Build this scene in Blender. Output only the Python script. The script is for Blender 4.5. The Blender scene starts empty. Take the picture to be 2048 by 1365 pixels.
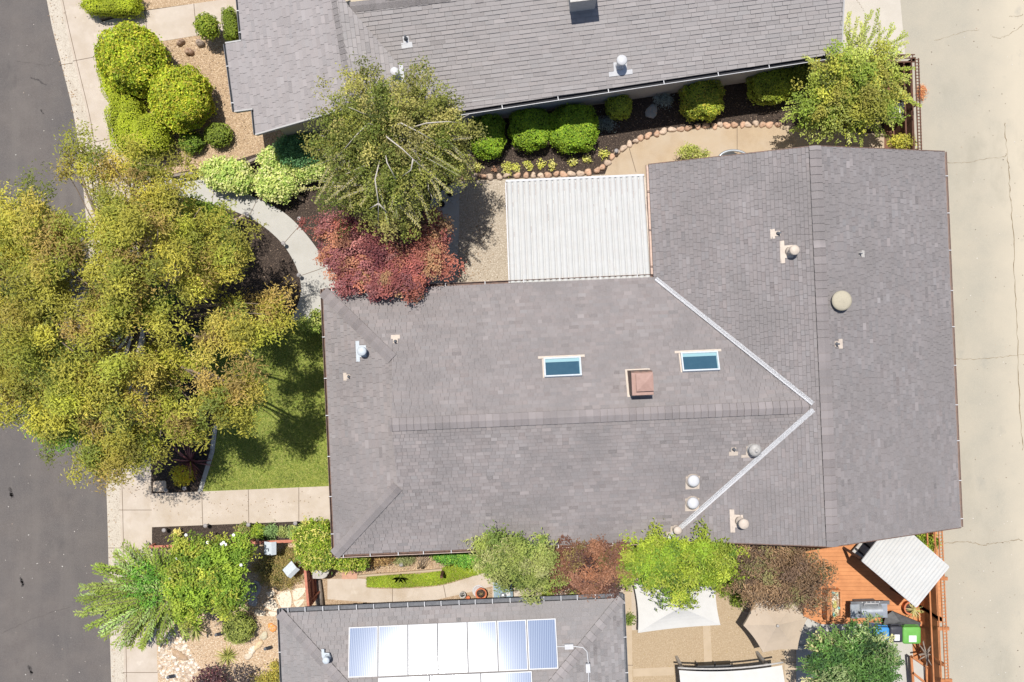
import bpy, math, random
import numpy as np
from mathutils import Vector, noise as mnoise
from mathutils.geometry import tessellate_polygon
random.seed(7)
R = math.radians
SC = bpy.context.scene
COL = SC.collection
H = 34.0      # camera height above the yard
S = 52.0      # photograph pixels per metre at ground level

# ---------------------------------------------------------------- camera
cam_d = bpy.data.cameras.new('camera'); cam = bpy.data.objects.new('camera', cam_d); COL.objects.link(cam)
cam.location = (0, 0, H); cam.rotation_euler = (0, 0, 0)
cam_d.sensor_width = 36; cam_d.lens = 36 * H / (2048 / S); cam_d.clip_start = 0.5; cam_d.clip_end = 500
SC.camera = cam
# ---------------------------------------------------------------- sky and sun
SUN_DIR = Vector((-0.11, 0.27, 1.0)).normalized()
elev = math.asin(SUN_DIR.z)
w = bpy.data.worlds.new('World'); SC.world = w; w.use_nodes = True
nt = w.node_tree; bg = nt.nodes['Background']
sky = nt.nodes.new('ShaderNodeTexSky'); sky.sky_type = 'NISHITA'; sky.sun_disc = False
sky.sun_elevation = elev; sky.sun_rotation = math.atan2(SUN_DIR.x, SUN_DIR.y)
nt.links.new(sky.outputs[0], bg.inputs[0]); bg.inputs[1].default_value = 0.10
sl = bpy.data.lights.new('sun', 'SUN'); sl.energy = 4.9; sl.angle = R(0.5); sl.color = (1.0, 0.955, 0.88)
so = bpy.data.objects.new('sun', sl); COL.objects.link(so)
so.rotation_euler = SUN_DIR.to_track_quat('Z', 'Y').to_euler(); so.location = (0, 0, 60)
SC.view_settings.view_transform = 'Standard'; SC.view_settings.look = 'None'
SC.view_settings.exposure = 0.12; SC.view_settings.gamma = 1.0

# ---------------------------------------------------------------- helpers
def P(px, py, z=0.0):
    """a point of height z, from its place in the photograph"""
    k = (H - z) / H / S
    return Vector(((px - 1024) * k, -(py - 682) * k, z))
def PX(n, z=0.0): return n * (H - z) / H / S
def PP(pts, z=0.0): return [P(x, y, z) for x, y in pts]

def mat(name, col, rough=0.8, col2=None, scale=4.0, bump=0.0, bscale=60.0, metal=0.0, spec=0.3, attr=False,
        detail=6.0, speck=None, speckscale=120.0, big=None, bigscale=0.35):
    m = bpy.data.materials.new(name); m.use_nodes = True
    n = m.node_tree; b = n.nodes['Principled BSDF']
    b.inputs['Roughness'].default_value = rough; b.inputs['Metallic'].default_value = metal
    b.inputs['Specular IOR Level'].default_value = spec
    tc = n.nodes.new('ShaderNodeTexCoord'); geo = n.nodes.new('ShaderNodeNewGeometry')
    out = None
    if attr:
        a = n.nodes.new('ShaderNodeAttribute'); a.attribute_name = 'tone'; out = a.outputs['Color']
        mx = n.nodes.new('ShaderNodeMix'); mx.data_type = 'RGBA'; mx.blend_type = 'MULTIPLY'; mx.inputs[0].default_value = 1
        n.links.new(out, mx.inputs[6]); mx.inputs[7].default_value = (*col, 1); out = mx.outputs[2]
    def layer(out, c, sc, lo, hi, det=6.0, tex='noise'):
        t = n.nodes.new('ShaderNodeTexNoise'); t.inputs['Scale'].default_value = sc; t.inputs['Detail'].default_value = det
        t.inputs['Roughness'].default_value = 0.62
        n.links.new(geo.outputs['Position'], t.inputs['Vector'])
        rp = n.nodes.new('ShaderNodeMapRange'); rp.inputs['From Min'].default_value = lo; rp.inputs['From Max'].default_value = hi
        n.links.new(t.outputs['Fac'], rp.inputs['Value'])
        mx = n.nodes.new('ShaderNodeMix'); mx.data_type = 'RGBA'
        n.links.new(rp.outputs[0], mx.inputs[0])
        if out is None: mx.inputs[6].default_value = (*col, 1)
        else: n.links.new(out, mx.inputs[6])
        mx.inputs[7].default_value = (*c, 1)
        return mx.outputs[2]
    if col2: out = layer(out, col2, scale, 0.38, 0.66, detail)
    if big: out = layer(out, big, bigscale, 0.42, 0.72, 3.0)
    if speck: out = layer(out, speck, speckscale, 0.52, 0.66, 2.0)
    if out is None: b.inputs['Base Color'].default_value = (*col, 1)
    else: n.links.new(out, b.inputs['Base Color'])
    if bump:
        t = n.nodes.new('ShaderNodeTexNoise'); t.inputs['Scale'].default_value = bscale; t.inputs['Detail'].default_value = 4
        n.links.new(geo.outputs['Position'], t.inputs['Vector'])
        bp = n.nodes.new('ShaderNodeBump'); bp.inputs['Strength'].default_value = 0.8; bp.inputs['Distance'].default_value = bump
        n.links.new(t.outputs['Fac'], bp.inputs['Height']); n.links.new(bp.outputs[0], b.inputs['Normal'])
    return m

def streaks(m, col, sx, sy, lo=.5, hi=.8, fac=.6):
    n = m.node_tree; b = n.nodes['Principled BSDF']; src = b.inputs['Base Color'].links[0].from_socket
    geo = n.nodes.new('ShaderNodeNewGeometry'); mp = n.nodes.new('ShaderNodeMapping'); mp.inputs['Scale'].default_value = (sx, sy, 1); n.links.new(geo.outputs['Position'], mp.inputs['Vector'])
    t = n.nodes.new('ShaderNodeTexNoise'); t.inputs['Scale'].default_value = 1; t.inputs['Detail'].default_value = 7; t.inputs['Roughness'].default_value = .65; n.links.new(mp.outputs[0], t.inputs['Vector'])
    rp = n.nodes.new('ShaderNodeMapRange'); rp.inputs['From Min'].default_value = lo; rp.inputs['From Max'].default_value = hi; rp.inputs['To Max'].default_value = fac; n.links.new(t.outputs['Fac'], rp.inputs['Value'])
    mx = n.nodes.new('ShaderNodeMix'); mx.data_type = 'RGBA'; n.links.new(rp.outputs[0], mx.inputs[0]); n.links.new(src, mx.inputs[6]); mx.inputs[7].default_value = (*col, 1); n.links.new(mx.outputs[2], b.inputs['Base Color'])

def leafmat(name, trans=0.35, rough=0.55):
    m = bpy.data.materials.new(name); m.use_nodes = True; n = m.node_tree
    b = n.nodes['Principled BSDF']; b.inputs['Roughness'].default_value = rough; b.inputs['Specular IOR Level'].default_value = 0.35
    a = n.nodes.new('ShaderNodeAttribute'); a.attribute_name = 'tone'
    t = n.nodes.new('ShaderNodeBsdfTranslucent'); mx = n.nodes.new('ShaderNodeMixShader'); mx.inputs[0].default_value = trans
    n.links.new(a.outputs['Color'], b.inputs['Base Color']); n.links.new(a.outputs['Color'], t.inputs['Color'])
    n.links.new(b.outputs[0], mx.inputs[1]); n.links.new(t.outputs[0], mx.inputs[2])
    n.links.new(mx.outputs[0], n.nodes['Material Output'].inputs['Surface'])
    return m

def origin_of(o):
    v = Vector((0, 0, 0))
    while o is not None: v += o.location; o = o.parent
    return v

def tag(o, label=None, cat=None, group=None, kind=None):
    if label: o['label'] = label
    if cat: o['category'] = cat
    if group: o['group'] = group
    if kind: o['kind'] = kind
    return o

def thing(name, label, cat, loc, group=None):
    o = bpy.data.objects.new(name, None); COL.objects.link(o); o.location = loc
    o.empty_display_size = 0.2
    return tag(o, label, cat, group)

def npobj(name, V, quads, mats, parent=None, tone=None, midx=None, origin=None, smooth=False, fsize=4):
    """V (n,3) array, quads (m,fsize) array"""
    me = bpy.data.meshes.new(name)
    org = origin_of(parent) if parent is not None else (Vector(origin) if origin is not None else Vector((0, 0, 0)))
    V = np.asarray(V, dtype=np.float32) - np.array(org, dtype=np.float32)
    nf = len(quads)
    me.vertices.add(len(V)); me.vertices.foreach_set('co', V.ravel())
    me.loops.add(nf * fsize); me.loops.foreach_set('vertex_index', np.asarray(quads, dtype=np.int32).ravel())
    me.polygons.add(nf); me.polygons.foreach_set('loop_start', np.arange(nf, dtype=np.int32) * fsize)
    for m in mats: me.materials.append(m)
    if midx is not None: me.polygons.foreach_set('material_index', np.asarray(midx, dtype=np.int32))
    if tone is not None:
        a = me.attributes.new('tone', 'FLOAT_COLOR', 'FACE')
        t4 = np.ones((nf, 4), dtype=np.float32); t4[:, :3] = tone; a.data.foreach_set('color', t4.ravel())
    me.update(calc_edges=True)
    me.polygons.foreach_set('use_smooth', np.full(nf, smooth, dtype=bool))
    o = bpy.data.objects.new(name, me); COL.objects.link(o)
    if parent is not None: o.parent = parent
    else: o.location = org
    return o

class MB:
    def __init__(s): s.v = []; s.f = []; s.m = []; s.t = []; s.sm = []
    def add(s, vs, fs, mi=0, tone=(1, 1, 1), smooth=False):
        b = len(s.v); s.v += [tuple(v) for v in vs]
        for f in fs: s.f.append([b + i for i in f]); s.m.append(mi); s.t.append(tone); s.sm.append(smooth)
        return s
    def prism(s, poly, z0, z1, mi=0, tone=(1, 1, 1), mside=None):
        n = len(poly)
        a = sum(poly[i][0] * poly[(i + 1) % n][1] - poly[(i + 1) % n][0] * poly[i][1] for i in range(n))
        if a < 0: poly = list(poly)[::-1]
        vs = [(p[0], p[1], z0) for p in poly] + [(p[0], p[1], z1) for p in poly]
        s.add(vs, [list(range(n, 2 * n))], mi, tone)
        s.add(vs, [[i, (i + 1) % n, n + (i + 1) % n, n + i] for i in range(n)] + [list(range(n - 1, -1, -1))], mi if mside is None else mside, tone)
        return s
    def box(s, c, size, rz=0.0, mi=0, tone=(1, 1, 1), tilt=0.0):
        x, y, z = [q / 2 for q in size]; ca, sa = math.cos(rz), math.sin(rz); ct, st = math.cos(tilt), math.sin(tilt)
        vs = []
        for dz in (-z, z):
            for dx, dy in ((-x, -y), (x, -y), (x, y), (-x, y)):
                yy = dy * ct - dz * st; zz = dy * st + dz * ct
                vs.append((c[0] + dx * ca - yy * sa, c[1] + dx * sa + yy * ca, c[2] + zz))
        return s.add(vs, [[3, 2, 1, 0], [4, 5, 6, 7], [0, 1, 5, 4], [1, 2, 6, 5], [2, 3, 7, 6], [3, 0, 4, 7]], mi, tone)
    def bar(s, a, b, w_, h_, mi=0, tone=(1, 1, 1)):
        a = Vector(a); b = Vector(b); d = (b - a).normalized()
        up = Vector((0, 0, 1)) if abs(d.z) < 0.95 else Vector((1, 0, 0))
        sd = d.cross(up).normalized(); u = sd.cross(d).normalized()
        vs = []
        for q in (a, b):
            for i, j in ((-1, -1), (1, -1), (1, 1), (-1, 1)): vs.append(q + sd * (i * w_ / 2) + u * (j * h_ / 2))
        return s.add(vs, [[0, 1, 2, 3], [7, 6, 5, 4], [4, 5, 1, 0], [5, 6, 2, 1], [6, 7, 3, 2], [7, 4, 0, 3]], mi, tone)
    def tube(s, pts, rad, n=6, mi=0, tone=(1, 1, 1), cap=True):
        pts = [Vector(p) for p in pts]
        if not hasattr(rad, '__len__'): rad = [rad] * len(pts)
        vs = []
        for i, p in enumerate(pts):
            d = (pts[min(i + 1, len(pts) - 1)] - pts[max(i - 1, 0)])
            d = d.normalized() if d.length > 1e-6 else Vector((0, 0, 1))
            up = Vector((0, 0, 1)) if abs(d.z) < 0.9 else Vector((1, 0, 0))
            sd = d.cross(up).normalized(); u = sd.cross(d).normalized()
            for k in range(n):
                a = 2 * math.pi * k / n; vs.append(p + sd * (rad[i] * math.cos(a)) + u * (rad[i] * math.sin(a)))
        fs = []
        for i in range(len(pts) - 1):
            for k in range(n):
                k2 = (k + 1) % n; fs.append([i * n + k, (i + 1) * n + k, (i + 1) * n + k2, i * n + k2])
        if cap: fs.append(list(range(n))); fs.append([(len(pts) - 1) * n + k for k in range(n - 1, -1, -1)])
        return s.add(vs, fs, mi, tone, True)
    def lathe(s, c, prof, n=24, mi=0, tone=(1, 1, 1), smooth=True, tilt=None):
        vs = []; fs = []
        for r, z in prof:
            for k in range(n):
                a = 2 * math.pi * k / n; v = Vector((r * math.cos(a), r * math.sin(a), z))
                if tilt is not None: v = tilt @ v
                vs.append(Vector(c) + v)
        for i in range(len(prof) - 1):
            for k in range(n):
                k2 = (k + 1) % n; fs.append([i * n + k, i * n + k2, (i + 1) * n + k2, (i + 1) * n + k])
        fs.append([(len(prof) - 1) * n + k for k in range(n)]); fs.append([k for k in range(n - 1, -1, -1)])
        return s.add(vs, fs, mi, tone, smooth)
    def build(s, name, mats, parent=None, origin=None):
        if not isinstance(mats, (list, tuple)): mats = [mats]
        me = bpy.data.meshes.new(name)
        if parent is not None: org = origin_of(parent)
        elif origin is not None: org = Vector(origin)
        else:
            xs = [v[0] for v in s.v]; ys = [v[1] for v in s.v]; zs = [v[2] for v in s.v]
            org = Vector(((min(xs) + max(xs)) / 2, (min(ys) + max(ys)) / 2, min(zs)))
        me.from_pydata([(v[0] - org[0], v[1] - org[1], v[2] - org[2]) for v in s.v], [], s.f)
        for m in mats: me.materials.append(m)
        me.polygons.foreach_set('material_index', s.m)
        me.polygons.foreach_set('use_smooth', s.sm)
        a = me.attributes.new('tone', 'FLOAT_COLOR', 'FACE')
        t4 = np.ones((len(s.f), 4), dtype=np.float32); t4[:, :3] = np.array(s.t); a.data.foreach_set('color', t4.ravel())
        me.update()
        o = bpy.data.objects.new(name, me); COL.objects.link(o)
        if parent is not None: o.parent = parent
        else: o.location = org
        return o

def copy_tree(o, parent=None):
    c = o.copy(); COL.objects.link(c)
    if parent is not None: c.parent = parent
    for ch in list(o.children): copy_tree(ch, c)
    return c

def smooth_line(pts, n=6):
    """Catmull-Rom through 2-D points"""
    out = []
    p = [pts[0]] + list(pts) + [pts[-1]]
    for i in range(1, len(p) - 2):
        for k in range(n):
            t = k / n
            out.append(tuple(0.5 * ((2 * p[i][j]) + (-p[i - 1][j] + p[i + 1][j]) * t + (2 * p[i - 1][j] - 5 * p[i][j] + 4 * p[i + 1][j] - p[i + 2][j]) * t * t
                       + (-p[i - 1][j] + 3 * p[i][j] - 3 * p[i + 1][j] + p[i + 2][j]) * t ** 3) for j in range(2)))
    out.append(tuple(pts[-1])); return out

def ribbon(mb, pts, width, z, mi=1, jit=0.0, rnd=None, thick=0.0):
    """a narrow strip lying along 2-D world points"""
    pts = [Vector((p[0], p[1])) for p in pts]; vs = []
    for i, p in enumerate(pts):
        d = (pts[min(i + 1, len(pts) - 1)] - pts[max(i - 1, 0)]).normalized(); nrm = Vector((-d.y, d.x))
        ww = width * (1 + (rnd.uniform(-jit, jit) if rnd else 0))
        vs.append((p.x + nrm.x * ww / 2, p.y + nrm.y * ww / 2, z)); vs.append((p.x - nrm.x * ww / 2, p.y - nrm.y * ww / 2, z))
    mb.add(vs, [[2 * i, 2 * i + 1, 2 * i + 3, 2 * i + 2] for i in range(len(pts) - 1)], mi)

# ---------------------------------------------------------------- materials
M = {}
M['asphalt'] = mat('street_asphalt', (0.110, 0.095, 0.089), 0.9, (0.132, 0.115, 0.106), 1.3, 0.004, 90, speck=(0.19, 0.175, 0.165), speckscale=70, big=(0.092, 0.083, 0.082), bigscale=0.5)
M['alley'] = mat('alley_concrete', (0.385, 0.347, 0.282), 0.9, (0.34, 0.315, 0.262), 0.7, 0.003, 80, speck=(0.43, 0.395, 0.315), speckscale=45)
def pale_side(m, x0, x1, col):
    # traffic-worn pale concrete toward the middle of the alley, with a ragged edge
    n = m.node_tree; b = n.nodes['Principled BSDF']; src = b.inputs['Base Color'].links[0].from_socket
    geo = n.nodes.new('ShaderNodeNewGeometry'); sx = n.nodes.new('ShaderNodeSeparateXYZ'); n.links.new(geo.outputs['Position'], sx.inputs[0])
    t = n.nodes.new('ShaderNodeTexNoise'); t.inputs['Scale'].default_value = .9; t.inputs['Detail'].default_value = 8; n.links.new(geo.outputs['Position'], t.inputs['Vector'])
    ma = n.nodes.new('ShaderNodeMath'); ma.operation = 'MULTIPLY_ADD'; ma.inputs[1].default_value = 1.6; n.links.new(t.outputs['Fac'], ma.inputs[0]); n.links.new(sx.outputs[0], ma.inputs[2])
    m2 = n.nodes.new('ShaderNodeMath'); m2.operation = 'MULTIPLY_ADD'; m2.inputs[1].default_value = .055; n.links.new(sx.outputs[1], m2.inputs[0]); n.links.new(ma.outputs[0], m2.inputs[2])
    rp = n.nodes.new('ShaderNodeMapRange'); rp.inputs['From Min'].default_value = x0; rp.inputs['From Max'].default_value = x1; n.links.new(m2.outputs[0], rp.inputs['Value'])
    mx = n.nodes.new('ShaderNodeMix'); mx.data_type = 'RGBA'; n.links.new(rp.outputs[0], mx.inputs[0]); n.links.new(src, mx.inputs[6]); mx.inputs[7].default_value = (*col, 1); n.links.new(mx.outputs[2], b.inputs['Base Color'])
pale_side(M['alley'], 19.0, 20.8, (0.48, 0.425, 0.335))
M['alleygutter'] = mat('alley_gutter_concrete', (0.43, 0.385, 0.295), 0.9, (0.38, 0.34, 0.262), 2.5, 0.002, 80, speck=(0.34, 0.31, 0.24), speckscale=40)
M['kerb'] = mat('kerb_concrete', (0.53, 0.475, 0.40), 0.9, (0.46, 0.405, 0.335), 2.0, 0.002, 80, speck=(0.33, 0.275, 0.22), speckscale=30, big=(0.50, 0.45, 0.38))
M['walk'] = mat('sidewalk_concrete', (0.505, 0.435, 0.37), 0.9, (0.45, 0.385, 0.32), 1.6, 0.002, 70, speck=(0.47, 0.41, 0.35), speckscale=40, big=(0.425, 0.35, 0.275), bigscale=0.8)
M['greywalk'] = mat('grey_path_concrete', (0.45, 0.435, 0.405), 0.9, (0.41, 0.398, 0.368), 1.8, 0.002, 70, speck=(0.41, 0.40, 0.37), speckscale=50)
M['tanwalk'] = mat('tan_path_concrete', (0.43, 0.33, 0.225), 0.9, (0.37, 0.275, 0.185), 1.6, 0.002, 70, speck=(0.46, 0.375, 0.27), speckscale=50, big=(0.44, 0.36, 0.275), bigscale=0.7)
M['whitewalk'] = mat('pale_concrete', (0.50, 0.46, 0.405), 0.9, (0.46, 0.42, 0.365), 1.6, 0.002, 70)
M['joint'] = mat('joint_dirt', (0.16, 0.12, 0.09), 0.95)
M['tar'] = mat('tar_stain', (0.062, 0.056, 0.055), 0.9, (0.09, 0.08, 0.075), 14)
M['crack'] = mat('crack_dirt', (0.26, 0.20, 0.125), 0.95, (0.15, 0.115, 0.075), 12)
M['aggregate'] = mat('exposed_aggregate', (0.40, 0.34, 0.27), 0.95, (0.30, 0.25, 0.19), 22.0, 0.01, 45, speck=(0.55, 0.49, 0.41), speckscale=26, detail=3)
M['patioagg'] = mat('tan_aggregate', (0.385, 0.295, 0.195), 0.95, (0.32, 0.24, 0.155), 24.0, 0.006, 45, speck=(0.46, 0.37, 0.265), speckscale=30, detail=3)
M['band'] = mat('patio_band_concrete', (0.46, 0.37, 0.27), 0.9, (0.42, 0.335, 0.24), 2.0, 0.002, 60)
M['mulch'] = mat('bark_mulch', (0.034, 0.025, 0.021), 1.0, (0.058, 0.042, 0.034), 9.0, 0.03, 28, speck=(0.12, 0.09, 0.07), speckscale=24, detail=8)
M['chips'] = mat('wood_chip_gravel', (0.42, 0.30, 0.19), 1.0, (0.31, 0.215, 0.135), 14.0, 0.02, 30, speck=(0.60, 0.47, 0.33), speckscale=20, detail=6)
M['gravel'] = mat('pea_gravel', (0.49, 0.355, 0.235), 1.0, (0.37, 0.26, 0.165), 16.0, 0.02, 30, speck=(0.66, 0.56, 0.43), speckscale=19, detail=6)
M['dirt'] = mat('bare_dirt', (0.38, 0.27, 0.18), 1.0, (0.27, 0.19, 0.12), 8.0, 0.02, 30, speck=(0.50, 0.40, 0.29), speckscale=22)
M['lawn'] = mat('lawn_turf', (0.14, 0.19, 0.03), 1.0, (0.23, 0.25, 0.05), 5.0, 0.02, 40, speck=(0.33, 0.32, 0.10), speckscale=24)
M['earth'] = mat('far_ground', (0.25, 0.2, 0.14), 1.0, (0.18, 0.14, 0.1), 2.0)
M['shingle'] = mat('asphalt_shingle', (0.238, 0.214, 0.212), 0.95, attr=True, speck=(0.285, 0.262, 0.258), speckscale=75, bump=0.004, bscale=90, spec=0.15, big=(0.182, 0.168, 0.168), bigscale=0.55)
M['shingle2'] = mat('pale_asphalt_shingle', (0.285, 0.264, 0.260), 0.95, attr=True, speck=(0.35, 0.325, 0.32), speckscale=75, bump=0.004, bscale=90, spec=0.15)
M['shingle3'] = mat('grey_asphalt_shingle', (0.250, 0.230, 0.228), 0.95, attr=True, speck=(0.32, 0.295, 0.29), speckscale=75, bump=0.004, bscale=90, spec=0.15, big=(0.215, 0.205, 0.205), bigscale=0.6)
M['flashing'] = mat('pale_metal_flashing', (0.74, 0.74, 0.76), 0.6, (0.72, 0.72, 0.74), 2.0, spec=0.3)
M['tanmetal'] = mat('tan_painted_metal', (0.55, 0.47, 0.40), 0.55, (0.47, 0.40, 0.34), 8.0)
M['greymetal'] = mat('weathered_grey_metal', (0.46, 0.44, 0.42), 0.5, (0.36, 0.34, 0.32), 12.0)
M['whitemetal'] = mat('white_metal', (0.55, 0.55, 0.56), 0.5, (0.48, 0.48, 0.50), 6.0)
M['gutter'] = mat('brown_gutter', (0.19, 0.115, 0.09), 0.6, (0.10, 0.07, 0.06), 9.0)
M['gutterlip'] = mat('pale_gutter_lip', (0.55, 0.42, 0.36), 0.6, (0.46, 0.34, 0.29), 10.0)
M['greygutter'] = mat('dark_grey_gutter', (0.11, 0.115, 0.13), 0.6, (0.16, 0.165, 0.18), 9.0)
M['stucco'] = mat('grey_stucco_wall', (0.44, 0.43, 0.43), 0.95, (0.40, 0.39, 0.38), 5, 0.004, 60)
M['beigewall'] = mat('beige_wall', (0.50, 0.44, 0.33), 0.95, (0.45, 0.39, 0.29), 5, 0.004, 60)
M['chimney'] = mat('brown_painted_chimney', (0.37, 0.235, 0.20), 0.6, (0.32, 0.20, 0.165), 7.0)
M['dark'] = mat('dark_opening', (0.03, 0.03, 0.035), 0.8)
M['black'] = mat('black_plastic', (0.025, 0.026, 0.03), 0.45, (0.04, 0.04, 0.045), 8)
M['redwood'] = mat('red_stained_wood', (0.50, 0.20, 0.135), 0.8, (0.40, 0.15, 0.10), 7.0)
M['deckwood'] = mat('orange_deck_wood', (0.56, 0.25, 0.11), 0.75, (0.47, 0.20, 0.085), 3.0, attr=True, bump=0.002, bscale=30)
M['fencewood'] = mat('brown_fence_wood', (0.15, 0.075, 0.05), 0.85, (0.10, 0.05, 0.035), 7.0)
M['orangefence'] = mat('orange_fence_wood', (0.48, 0.20, 0.085), 0.8, (0.36, 0.145, 0.06), 5.0)
M['greywood'] = mat('weathered_rail_wood', (0.30, 0.255, 0.215), 0.9, (0.20, 0.165, 0.14), 9.0, 0.004, 40)
M['rock'] = mat('sandstone', (1, 1, 1), 0.95, attr=True, bump=0.02, bscale=14, speck=(0.50, 0.38, 0.29), speckscale=14)
M['bark'] = mat('brown_bark', (0.17, 0.125, 0.09), 0.95, (0.25, 0.20, 0.155), 12.0, 0.01, 30)
M['birchbark'] = mat('white_birch_bark', (0.50, 0.46, 0.41), 0.85, (0.45, 0.40, 0.36), 14.0)
M['leaf'] = leafmat('leaf', 0.27)
M['needle'] = leafmat('dense_leaf', 0.2, 0.9)
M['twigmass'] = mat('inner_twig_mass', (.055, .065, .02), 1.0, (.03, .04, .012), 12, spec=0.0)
M['fabric'] = mat('white_canvas', (0.55, 0.54, 0.52), 0.95, (0.52, 0.51, 0.49), 3.0)
M['beigefabric'] = mat('beige_canvas', (0.44, 0.36, 0.28), 0.95, (0.41, 0.335, 0.26), 3.0)
M['glass'] = mat('skylight_glass', (0.030, 0.082, 0.125), 0.08, (0.038, 0.095, 0.14), 3.0, spec=0.6)
M['teal'] = mat('skylight_inner_glass', (0.26, 0.42, 0.46), 0.25)
M['steel'] = mat('brushed_steel', (0.50, 0.53, 0.57), 0.32, (0.38, 0.41, 0.45), 5.0, metal=0.55)
M['cover'] = mat('grey_vinyl_cover', (0.07, 0.072, 0.075), 0.6, (0.10, 0.10, 0.105), 6.0)
M['greenbin'] = mat('green_plastic', (0.13, 0.36, 0.07), 0.5, (0.15, 0.40, 0.09), 5)
M['bluebin'] = mat('blue_plastic', (0.05, 0.24, 0.55), 0.5, (0.06, 0.27, 0.6), 5)
M['blackbin'] = mat('black_bin_plastic', (0.04, 0.042, 0.055), 0.5, (0.055, 0.057, 0.07), 5)
M['paper'] = mat('white_sticker', (0.75, 0.75, 0.75), 0.7, (0.6, 0.62, 0.64), 30)
M['terracotta'] = mat('terracotta', (0.60, 0.19, 0.09), 0.8, (0.5, 0.16, 0.08), 9)
M['blueresin'] = mat('grey_blue_resin', (0.27, 0.36, 0.42), 0.6, (0.22, 0.30, 0.36), 8)
M['lamptop'] = mat('lamp_glass_top', (0.33, 0.31, 0.31), 0.5, (0.24, 0.22, 0.22), 20)
M['leadtin'] = mat('galvanised_tin', (0.52, 0.56, 0.60), 0.5, (0.44, 0.48, 0.52), 14)
M['brick'] = mat('pink_brick_paver', (0.52, 0.31, 0.22), 0.9, (0.44, 0.25, 0.18), 9)
M['utility'] = mat('utility_cover_concrete', (0.56, 0.45, 0.35), 0.9, (0.50, 0.40, 0.31), 9)
M['rust'] = mat('rust_stain', (0.17, 0.10, 0.085), 0.95, (0.28, 0.2, 0.18), 30)
M['petal'] = mat('white_petal', (0.85, 0.85, 0.83), 0.8)

streaks(M['asphalt'], (.165, .148, .135), 1.6, .12); streaks(M['asphalt'], (.065, .06, .06), .55, .35, .6, .75, .6); streaks(M['asphalt'], (.20, .18, .165), 30, 30, .62, .7, .8)
streaks(M['walk'], (.36, .28, .20), 1.1, .7, .56, .75, .6); streaks(M['walk'], (.58, .52, .45), 2.2, 2.0, .58, .72, .6); streaks(M['kerb'], (.34, .28, .22), 6, .4, .52, .75, .6); streaks(M['greywalk'], (.38, .36, .32), 1.3, 1.0, .55, .75, .6)
streaks(M['alley'], (.27, .25, .20), .5, .22, .56, .78, .6); streaks(M['alley'], (.30, .285, .245), 1.2, .8, .6, .72, .5); streaks(M['alley'], (.46, .42, .34), 26, 26, .6, .7, .6)
streaks(M['tanwalk'], (.30, .215, .14), 1.4, 1.0, .56, .75, .6)
def corrugated_material():
    return mat('white_corrugated_metal', (0.50, 0.50, 0.49), 0.7, (0.465, 0.465, 0.455), 2.0, speck=(0.48, 0.47, 0.455), speckscale=5)
M['corrugated'] = corrugated_material()

def solar_material():
    m = bpy.data.materials.new('solar_cells'); m.use_nodes = True; n = m.node_tree; b = n.nodes['Principled BSDF']
    tc = n.nodes.new('ShaderNodeTexCoord'); wv = n.nodes.new('ShaderNodeTexWave'); wv.wave_type = 'BANDS'; wv.bands_direction = 'X'
    wv.inputs['Scale'].default_value = 5.0; wv.inputs['Distortion'].default_value = 0.0
    n.links.new(tc.outputs['Object'], wv.inputs['Vector'])
    rp = n.nodes.new('ShaderNodeMapRange'); rp.inputs['From Min'].default_value = 0.70; rp.inputs['From Max'].default_value = 0.95
    n.links.new(wv.outputs['Fac'], rp.inputs['Value'])
    mx = n.nodes.new('ShaderNodeMix'); mx.data_type = 'RGBA'; n.links.new(rp.outputs[0], mx.inputs[0])
    mx.inputs[6].default_value = (0.13, 0.18, 0.30, 1); mx.inputs[7].default_value = (0.30, 0.36, 0.48, 1)
    n.links.new(mx.outputs[2], b.inputs['Base Color'])
    b.inputs['Roughness'].default_value = 0.092; b.inputs['Specular IOR Level'].default_value = 0.5
    return m
M['solar'] = solar_material()

# ================================================================ THE GROUND
rg = random.Random(3)
mb = MB(); mb.add([(-120, -120, -0.2), (120, -120, -0.2), (120, 120, -0.2), (-120, 120, -0.2)], [[0, 1, 2, 3]])
mb.build('ground', M['earth'], origin=(0, 0, 0)); bpy.data.objects['ground']['kind'] = 'structure'

def sheet(name, pts, z, m, thick=0.16, joints=(), jw=0.022, cracks=()):
    """a slab of ground whose outline comes from the photograph"""
    mb = MB(); mb.prism([tuple(p)[:2] for p in PP(pts)], z - thick, z, 0)
    mats = [m]
    if joints or cracks: mats += [M['joint'], M['tar'] if name == 'street' else M['crack']]
    for j in joints: ribbon(mb, [tuple(P(*q))[:2] for q in j], jw, z + 0.004, 1)
    for c in cracks:
        cw = c[0]; pts_ = smooth_line([tuple(P(*q))[:2] for q in c[1]], 9)
        pts_ = [(x + rg.uniform(-.032, .032), y + rg.uniform(-.028, .028)) for x, y in pts_]
        ribbon(mb, pts_, cw, z + 0.004, 2, 0.7, rg)
    o = mb.build(name, mats); o['kind'] = 'structure'; return o

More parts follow.
